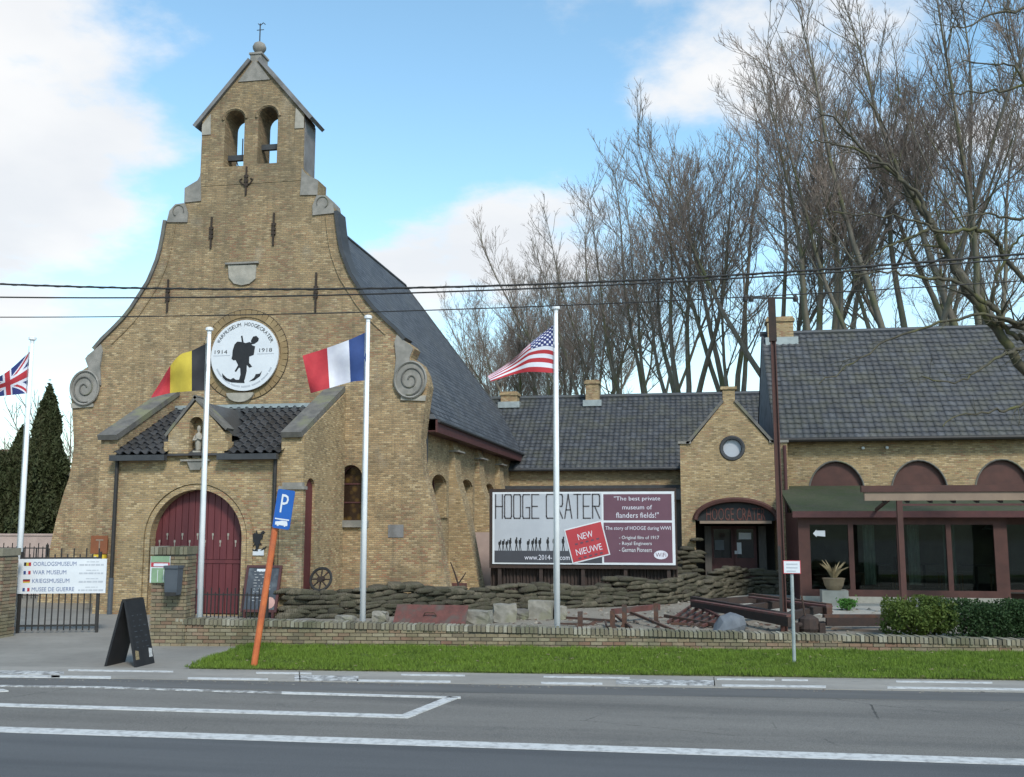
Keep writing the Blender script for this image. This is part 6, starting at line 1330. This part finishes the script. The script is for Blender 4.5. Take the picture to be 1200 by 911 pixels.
def side_dir(r, d, ang):
    a = np.cross(d, r.normal(size=3)); a /= np.linalg.norm(a); return d * math.cos(ang) + a * math.sin(ang)
def twigs(r, T, pts, r0, lvl, L, dens, up, minr):
    """children along a branch polyline; lvl counts down"""
    if lvl == 0: return
    seg = np.linalg.norm(np.diff(pts, axis=0), axis=1).sum(); n = max(1, int(seg * dens * r.uniform(.8, 1.2)))
    for q in range(n):
        u = r.uniform(.15, 1.0) * (len(pts) - 1); i = min(int(u), len(pts) - 2); f = u - i; p = pts[i] * (1 - f) + pts[i + 1] * f; d = pts[i + 1] - pts[i]; d /= np.linalg.norm(d)
        l_ = L * r.uniform(.5, 1.25) * (1.15 - .6 * u / (len(pts) - 1)); rr = max(minr, r0 * (1 - .7 * u / (len(pts) - 1)) * .5)
        k_ = 3 if rr < .03 else 4; ns = 3 if lvl == 1 else 4
        c = grow(r, p, side_dir(r, d, r.uniform(.45, .85)), l_, ns, up, .10)
        T.add(c, np.linspace(rr, max(minr * .55, rr * .25), ns + 1), k_); twigs(r, T, c, rr, lvl - 1, l_ * .46, dens * 1.75, up, minr)
def poplar(seed, H, spread=1.0, leaders=6, dens=1.0, fork=.22):
    r = np.random.default_rng(seed); T1, T2 = Tubes(), Tubes()
    tr = grow(r, np.zeros(3), np.array([r.normal() * .04, r.normal() * .04, 1.0]), H * fork, 6, .1, .03); R0 = .0145 * H
    T1.add(np.vstack([tr[0] - [0, 0, .3], tr]), np.r_[R0 * 1.35, np.linspace(R0 * 1.1, R0 * .85, 7)], 10); top = tr[-1]
    for i in range(leaders):
        a = i * 2 * math.pi / leaders + r.uniform(-.5, .5); tilt = r.uniform(.14, .5) * spread if i else .05
        d = np.array([math.cos(a) * math.sin(tilt), math.sin(a) * math.sin(tilt), math.cos(tilt)]); st = tr[-1 - (i % 3)] if i else top
        L = H * (1 - fork) * r.uniform(.68, 1.0); ld = grow(r, st, d, L, 11, .35, .055); rl = R0 * r.uniform(.34, .52)
        T1.add(ld, rl * np.linspace(1, 0, 12) ** 1.1 + .016, 6)
        nb = int(15 * dens)
        for q in range(nb):
            u = r.uniform(.3, .98) ** .8 * 11; j = min(int(u), 10); f = u - j; p = ld[j] * (1 - f) + ld[j + 1] * f; dd = ld[j + 1] - ld[j]; dd /= np.linalg.norm(dd)
            l_ = H * .24 * r.uniform(.6, 1.2) * (1.15 - .75 * u / 11); rb = max(.022, rl * (1 - .85 * u / 11) * .5); c = grow(r, p, side_dir(r, dd, r.uniform(.4, .85)), l_, 6, .5, .08)
            T1.add(c, np.linspace(rb * .8, .013, 7), 4); twigs(r, T2, c, rb * .7, 2, l_ * .46, 2.3 * dens, .6, .0105)
        twigs(r, T2, ld[5:], .03, 2, H * .085, 2.2 * dens, .5, .0105)
    return T1.mesh('trunk', 'bark'), T2.mesh('crown', 'twig')
POP = [poplar(11, 26, 1.25, 5, 1.2, .26), poplar(23, 26, 1.35, 6, 1.1, .24), poplar(37, 26, 1.15, 4, 1.4, .28), poplar(51, 26, 1.5, 6, 1.05, .2)]
def tree_at(kind, x, Y, h, rz, label, name='poplar_tree', group='bare poplars behind the museum', meshes=None, sx=1.0):
    ms = (meshes or POP)[kind]; t = thing(name, label, 'tree', V(x, Y, 0), group, rz=rz); s_ = h / 26
    for nm, me in zip(('trunk', 'crown'), ms): inst(nm, me, t, (0, 0, 0), (0, 0, 0), (s_ * sx, s_ * sx, s_))
    return t
row = [(1, 1172, 47, 28), (3, 1068, 49, 28), (0, 978, 50, 28), (2, 930, 56, 28), (1, 872, 60, 27.5), (0, 806, 62, 27.5), (3, 757, 69, 27), (1, 693, 75, 26), (0, 645, 82, 25.5), (2, 605, 90, 25), (1, 572, 98, 24), (3, 548, 107, 22), (2, 1240, 46, 28), (0, 1120, 60, 26), (3, 722, 78, 26), (0, 668, 86, 26), (1, 627, 94, 25.5), (3, 588, 104, 25), (0, 534, 116, 21)]
for i, (k_, x, Y, h) in enumerate(row):
    p = P(x, 600, Y); tree_at(k_, p.x, Y, h * 1.06, i * 1.37, 'tall bare poplar rising behind the long tavern roof' if x > 940 else 'tall bare poplar between the tavern chimney and the entrance gable' if x > 850 else 'tall bare poplar behind the low wing roof right of its tall chimney' if x > 700 else 'tall bare poplar behind the low wing roof close to the chapel slates')
# bushy bare undergrowth far behind the low wing
BUSH = [poplar(81, 9, 1.6, 8, .8, .08)]
def bush_at(x, Y, h, rz, label, grp): tree_at(0, x, Y, h * 26 / 9, rz, label, 'bare_tree', grp, BUSH)
for i, (x, Y, h) in enumerate(((880, 95, 9), (910, 105, 10), (640, 115, 9))):
    p = P(x, 600, Y); bush_at(p.x, Y, h, i * 2.1, 'low bare tree glimpsed between the poplar trunks', 'low bare trees behind the poplars')
for i, (x, Y, h, l_) in enumerate(((78, 60, 13, 'bare tree between the dark conifer and the chapel gable'), (22, 75, 11, 'bare tree behind the union flag pole and the conifers'))):
    p = P(x, 600, Y); bush_at(p.x, Y, h, i * 1.3, l_, None)
# ---- near mossy tree whose limbs reach in from the right
def mossy_tree():
    r = np.random.default_rng(5); T1, T2 = Tubes(), Tubes(); Y0 = 26.0; b = P(1290, 700, Y0); base = V(b.x, Y0, 0)
    def pt(x, y, Y): q = P(x, y, Y); return np.array([q.x - base.x, q.y - base.y, q.z])
    def limb(px, rad, Ys, lv=2, L=1.3, dens=1.4):
        ctrl = [pt(x, y, Y) for (x, y), Y in zip(px, Ys)]; out = []
        n = len(ctrl)
        for i in range(n - 1):
            p0, p1, p2, p3 = ctrl[max(i - 1, 0)], ctrl[i], ctrl[i + 1], ctrl[min(i + 2, n - 1)]
            for t in np.linspace(0, 1, 5, endpoint=(i == n - 2)): out.append(.5 * (2 * p1 + (p2 - p0) * t + (2 * p0 - 5 * p1 + 4 * p2 - p3) * t * t + (3 * p1 - p0 - 3 * p2 + p3) * t ** 3))
        out = np.array(out); out[1:-1] += r.normal(size=(len(out) - 2, 3)) * .035; rr = np.linspace(rad * .62, .014, len(out)); T1.add(out, rr, 7); twigs(r, T2, out[1:], rad * .4, lv, L, dens * 1.5, .12, .007)
    T1.add(np.array([[0, 0, -.2], [.0, 0, 1.5], [-.1, 0, 3.2], pt(1262, 490, Y0)]), np.array([.55, .45, .40, .36]), 12)
    T1.add(np.array([pt(1262, 490, Y0), pt(1250, 300, Y0), pt(1262, 120, Y0), pt(1255, -80, Y0)]), np.array([.36, .28, .2, .1]), 9)
    limb([(1262, 490), (1205, 435), (1168, 385), (1135, 340), (1112, 300), (1092, 262), (1078, 240), (1060, 215), (1030, 190), (1000, 165), (975, 140), (955, 128)], .21, np.linspace(Y0, 24.5, 12), L=1.6)
    limb([(1092, 262), (1076, 232), (1050, 205), (1018, 182), (980, 168), (950, 168)], .09, np.linspace(25, 24, 6), L=1.2)
    limb([(1262, 490), (1215, 395), (1180, 378), (1150, 352), (1115, 330), (1080, 326), (1040, 318), (1000, 322)], .15, np.linspace(Y0, 24, 8), L=1.3)
    limb([(1255, 470), (1200, 400), (1190, 395), (1172, 375), (1165, 340), (1180, 300), (1200, 275), (1225, 262)], .13, np.linspace(Y0, 25, 8), L=1.2)
    limb([(1250, 400), (1180, 300), (1165, 280), (1140, 268), (1110, 272), (1080, 262), (1035, 252), (975, 248)], .11, np.linspace(Y0, 24, 8), L=1.4)
    limb([(1250, 320), (1215, 262), (1180, 255), (1150, 250), (1110, 258)], .09, np.linspace(Y0, 25, 5), L=1.2)
    limb([(1255, 150), (1225, 102), (1190, 103), (1150, 108), (1105, 112)], .09, np.linspace(Y0, 24.5, 5), L=1.4)
    limb([(1255, 60), (1215, 12), (1180, 14), (1140, 28), (1112, 36)], .08, np.linspace(Y0, 24.5, 5), L=1.4)
    limb([(1255, 210), (1225, 165), (1195, 85), (1165, 75), (1128, 72)], .07, np.linspace(Y0, 25, 5), L=1.2)
    limb([(1262, 500), (1222, 412), (1190, 412), (1172, 416), (1150, 432), (1118, 448), (1080, 441)], .10, np.linspace(Y0, 23.5, 7), L=.9, dens=1.0)
    limb([(1262, 520), (1230, 440), (1195, 475), (1165, 485), (1130, 485), (1105, 500)], .08, np.linspace(Y0, 23.5, 6), L=.9, dens=1.0)
    limb([(1210, 380), (1150, 372), (1090, 382), (1040, 400), (1000, 425), (960, 450)], .07, np.linspace(25.5, 23.5, 6), L=.9, dens=1.0)
    limb([(1092, 265), (1070, 280), (1040, 290), (1010, 312), (985, 320)], .07, np.linspace(25, 24, 5), L=1.1)
    t = thing('mossy_tree', 'near bare tree with mossy limbs reaching over the tavern roof', 'tree', base)
    for nm, T, mt in (('trunk', T1, 'bark_mossy'), ('crown', T2, 'bark_mossy')): inst(nm, T.mesh(nm, mt), t, (0, 0, 0))
mossy_tree()
# ---- conifers, boundary wall and house on the far left
def conifer(x, Y, h, rad, label, seed):
    r = np.random.default_rng(seed); n = 55000; t = thing('conifer', label, 'conifer', V(x, Y, 0), 'dark conifers left of the chapel')
    u = r.beta(1.25, 1.9, n); z = .25 + u * (h - .25); prof = rad * (1 - u) ** .72 * (1 + .13 * np.sin(u * 23 + seed)); a = r.uniform(0, 6.283, n); lob = 1 + .22 * np.sin(a * 5 + u * 11 + seed) + .14 * np.sin(a * 9 - u * 31)
    q = r.uniform(.55, 1.0, n) ** .5; p = np.c_[np.cos(a) * prof * lob * q, np.sin(a) * prof * lob * q, z + r.normal(size=n) * .08]
    v, f = leaf_cloud(p, None, .17, r=r, asp=.4, droop=-.5); np_mesh('foliage', v, f, 'conifer', t); MB().tube([V(0, 0, -.1), V(0, 0, h * .5), V(0, 0, h * .96)], [.2, .12, .02], 8).build('trunk', 'bark', t, local=True)
c0 = P(52, 560, 33); conifer(c0.x, 33, P(52, 452, 33).z, 1.15, 'tallest dark conifer with pointed top beside the chapel', 1)
c0 = P(24, 560, 34.5); conifer(c0.x, 34.5, P(24, 500, 34.5).z, 1.3, 'middle dark conifer behind the union flag pole', 2)
c0 = P(0, 560, 33.5); conifer(c0.x, 33.5, P(0, 530, 33.5).z, 1.2, 'lower dark conifer in front of the red roofed house', 3)
c0 = P(72, 560, 34); conifer(c0.x, 34, P(72, 548, 34).z, .8, 'short dark conifer against the chapel gable foot', 4)
a, b = P(-120, 640, 29.2), P(64, 628, 29.2); o = MB().box((a.x, 29.2, 0), (b.x, 29.45, b.z)).box((a.x, 29.17, b.z), (b.x, 29.48, b.z + .06)).build('boundary_wall', 'pink_wall', None, base=((a.x + b.x) / 2, 29.3, 0)); tag(o, 'pale pinkish rendered wall behind the gate and conifers', 'wall')
a = P(580, 688, 33); b = P(560, 640, 33)
o = MB().box((P(556, 650, 32).x, 32.0, 0), (P(582, 650, 32).x, 32.12, P(570, 624, 32).z)).build('screen_wall', 'pink_wall', None, base=(P(570, 650, 32).x, 32, 0)); tag(o, 'short pale pinkish wall between the chapel and the billboard', 'wall')
YH = 75.0; hx = P(-14, 560, YH).x; h = thing('house', 'distant house with red tiled roof left of the conifers', 'house', V(hx, YH, 0)); zr2 = P(5, 523, YH).z; ze2 = P(5, 547, YH).z; hx1 = P(24, 560, YH).x; hx0 = hx1 - 12
MB().box((hx0, YH, 0), (hx1 - .3, YH + 7, ze2)).build('wall', 'brick_museum', h)
MB().add([V(hx0 - .3, YH - .5, ze2 - .1), V(hx1, YH - .5, ze2 - .1), V(hx1 - .3, YH + 3.5, zr2), V(hx0 - .3, YH + 3.5, zr2), V(hx0 - .3, YH + 7.5, ze2 - .1), V(hx1, YH + 7.5, ze2 - .1)], [(0, 1, 2, 3), (3, 2, 5, 4), (1, 5, 2)]).build('roof', 'red_tile', h)
for x in (hx1 - 3, hx1 - 6): w2 = MB().box((x - .6, YH - .04, 1.0), (x + .6, YH + .02, 2.3)).build('window', 'white_paint', h); MB().box((x - .5, YH - .06, 1.1), (x + .5, YH - .035, 2.2)).build('pane', 'glass_dark', w2)
# distant tree line closing the horizon
TL = Tubes(); rt_ = np.random.default_rng(3)
P_ = []
for i in range(260):
    x = -420 + i * 3.3; Y = 330 + 30 * math.sin(i * .37) + rt_.uniform(-10, 10); hh = rt_.uniform(5, 11); n = 60; P_.append(np.c_[x + rt_.normal(size=n) * 2.2, Y + rt_.normal(size=n) * 2, np.abs(rt_.beta(2, 2, n)) * hh])
v, f = leaf_cloud(np.concatenate(P_), None, 1.6, r=rt_, asp=.7); o = np_mesh('distant_woodland', v, f, 'twig'); o['kind'] = 'stuff'; tag(o, 'far brown bare woodland along the horizon', 'woodland')

# ------------------------------------------------------------------ small litter
def scatter_chips(name, label, cat, poly, n, size, mat, z0, flat=.5, seed=0):
    r = np.random.default_rng(seed); xs = [p.x for p in poly]; ys = [p.y for p in poly]; p = np.c_[r.uniform(min(xs), max(xs), n * 3), r.uniform(min(ys), max(ys), n * 3)]; p = p[inside(p, poly)][:n]; n = len(p)
    base = np.array([[1, 0, 0], [-.5, .86, 0], [-.5, -.86, 0], [.1, .1, 1.0]]) * 1.0; fc = np.array([[0, 1, 3], [1, 2, 3], [2, 0, 3]]); a = r.uniform(0, 6.28, n); sz = size * r.uniform(.4, 1.5, n) ** 1.5
    ca, sa = np.cos(a), np.sin(a); v = base[None] + r.normal(size=(n, 4, 3)) * .22; x = (v[:, :, 0] * ca[:, None] - v[:, :, 1] * sa[:, None]) * sz[:, None] + p[:, :1]; y = (v[:, :, 0] * sa[:, None] + v[:, :, 1] * ca[:, None]) * sz[:, None] + p[:, 1:2]; z = np.maximum(v[:, :, 2], -.05) * sz[:, None] * flat + z0
    o = np_mesh(name, np.stack([x, y, z], -1).reshape(-1, 3), (fc[None] + (np.arange(n) * 4)[:, None, None]).reshape(-1, 3), mat); o['kind'] = 'stuff'; tag(o, label, cat); return o
yard_poly = [V(*G(330, 731).xy, 0), V(*G(1040, 742).xy, 0), V(*G(1040, 716).xy, 0), V(*G(830, 704).xy, 0), V(*G(600, 716).xy, 0), V(*G(440, 728).xy, 0)]
scatter_chips('rubble', 'loose rubble and stones strewn over the gravel yard', 'rubble', yard_poly, 700, .05, 'rubble_isl', .004, .6, 1)
scatter_chips('rust_scrap', 'small rusty scraps lying on the gravel yard', 'scrap', [V(*G(660, 734).xy, 0), V(*G(1000, 740).xy, 0), V(*G(980, 716).xy, 0), V(*G(760, 712).xy, 0)], 120, .07, 'rust', .004, .5, 2)
scatter_chips('leaf_litter', 'dry brown leaves scattered on the verge and path edge', 'leaves', [V(*G(240, 784).xy, 0), V(*G(1200, 801).xy, 0), V(*G(1200, 766).xy, 0), V(*G(300, 760).xy, 0)], 260, .022, 'dry_leaf', .07, .3, 3)
scatter_chips('gutter_grit', 'fine grit and leaf crumbs along the road gutter', 'grit', [V(*G(0, 799).xy, 0), V(*G(1200, 815).xy, 0), V(*G(1200, 811).xy, 0), V(*G(0, 795).xy, 0)], 900, .012, 'rubble_isl', .010, .4, 4)
dq = V(*G(880, 789).xy, .05); t = thing('drain_cover', 'small rusty drain cover set in the verge edge', 'drain', dq)
MB().box(dq + V(-.18, -.1, -.04), dq + V(.18, .1, .004)).build('frame', 'rust_dark', t)
for i in range(5): MB().box(dq + V(-.15 + i * .065, -.08, .004), dq + V(-.115 + i * .065, .08, .016)).build('bar', 'rust', t)

# chairs seen through the verandah glass, and added strips imitating reflected trees
plain('wood_chair', (.16, .10, .06), (.12, .075, .045), 6, .6)
plain('reflection_strip', (.22, .24, .20), (.17, .19, .155), 3, .9)  # greenish tone of a tree reflection, put into the strip colour
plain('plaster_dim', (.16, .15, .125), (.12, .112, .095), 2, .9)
def make_chair(x, y, rz, label):
    t = thing('chair', label, 'chair', V(x, y, .3), 'chairs inside the verandah', rz=rz)
    MB().box((-.21, -.21, .43), (.21, .21, .47)).build('seat', 'wood_chair', t, local=True); MB().box((-.2, .18, .6), (.2, .21, .92)).build('backrest', 'wood_chair', t, local=True)
    for sx in (-.18, .18):
        MB().box((sx - .02, -.2, 0), (sx + .02, -.16, .43)).build('leg', 'wood_chair', t, local=True); MB().box((sx - .02, .17, 0), (sx + .02, .21, .92)).build('leg', 'wood_chair', t, local=True)
for i, (x, y, tb) in enumerate(((1028, 31.9, 'next to the agave pot'), (1082, 32.4, 'behind the third verandah pane'), (1143, 31.8, 'under the white cone lamp'))):
    p = P(x, 650, y)
    for sx in (-1, 1): make_chair(p.x + sx * .62, y, -sx * math.pi / 2, 'wooden chair at the round table ' + tb)
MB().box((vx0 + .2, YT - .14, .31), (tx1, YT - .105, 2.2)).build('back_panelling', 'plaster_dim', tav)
for i, x in enumerate((1012, 1064, 1106)):  # vertical strips added behind the panes to imitate mirrored trees
    p = P(x, 650, YV + .25); m = MB(); n = 16
    for k_ in range(n + 1): u = k_ / n; m.v += [(p.x + u * .32, YV + .25 + .03 * math.sin(u * 22), .5), (p.x + u * .32, YV + .25 + .03 * math.sin(u * 22), zh + .05)]
    m.f = [(2 * k_, 2 * k_ + 2, 2 * k_ + 3, 2 * k_ + 1) for k_ in range(n)]; m.mi = [0] * n; m.build('reflection_strip', 'reflection_strip', tav, fix=False)
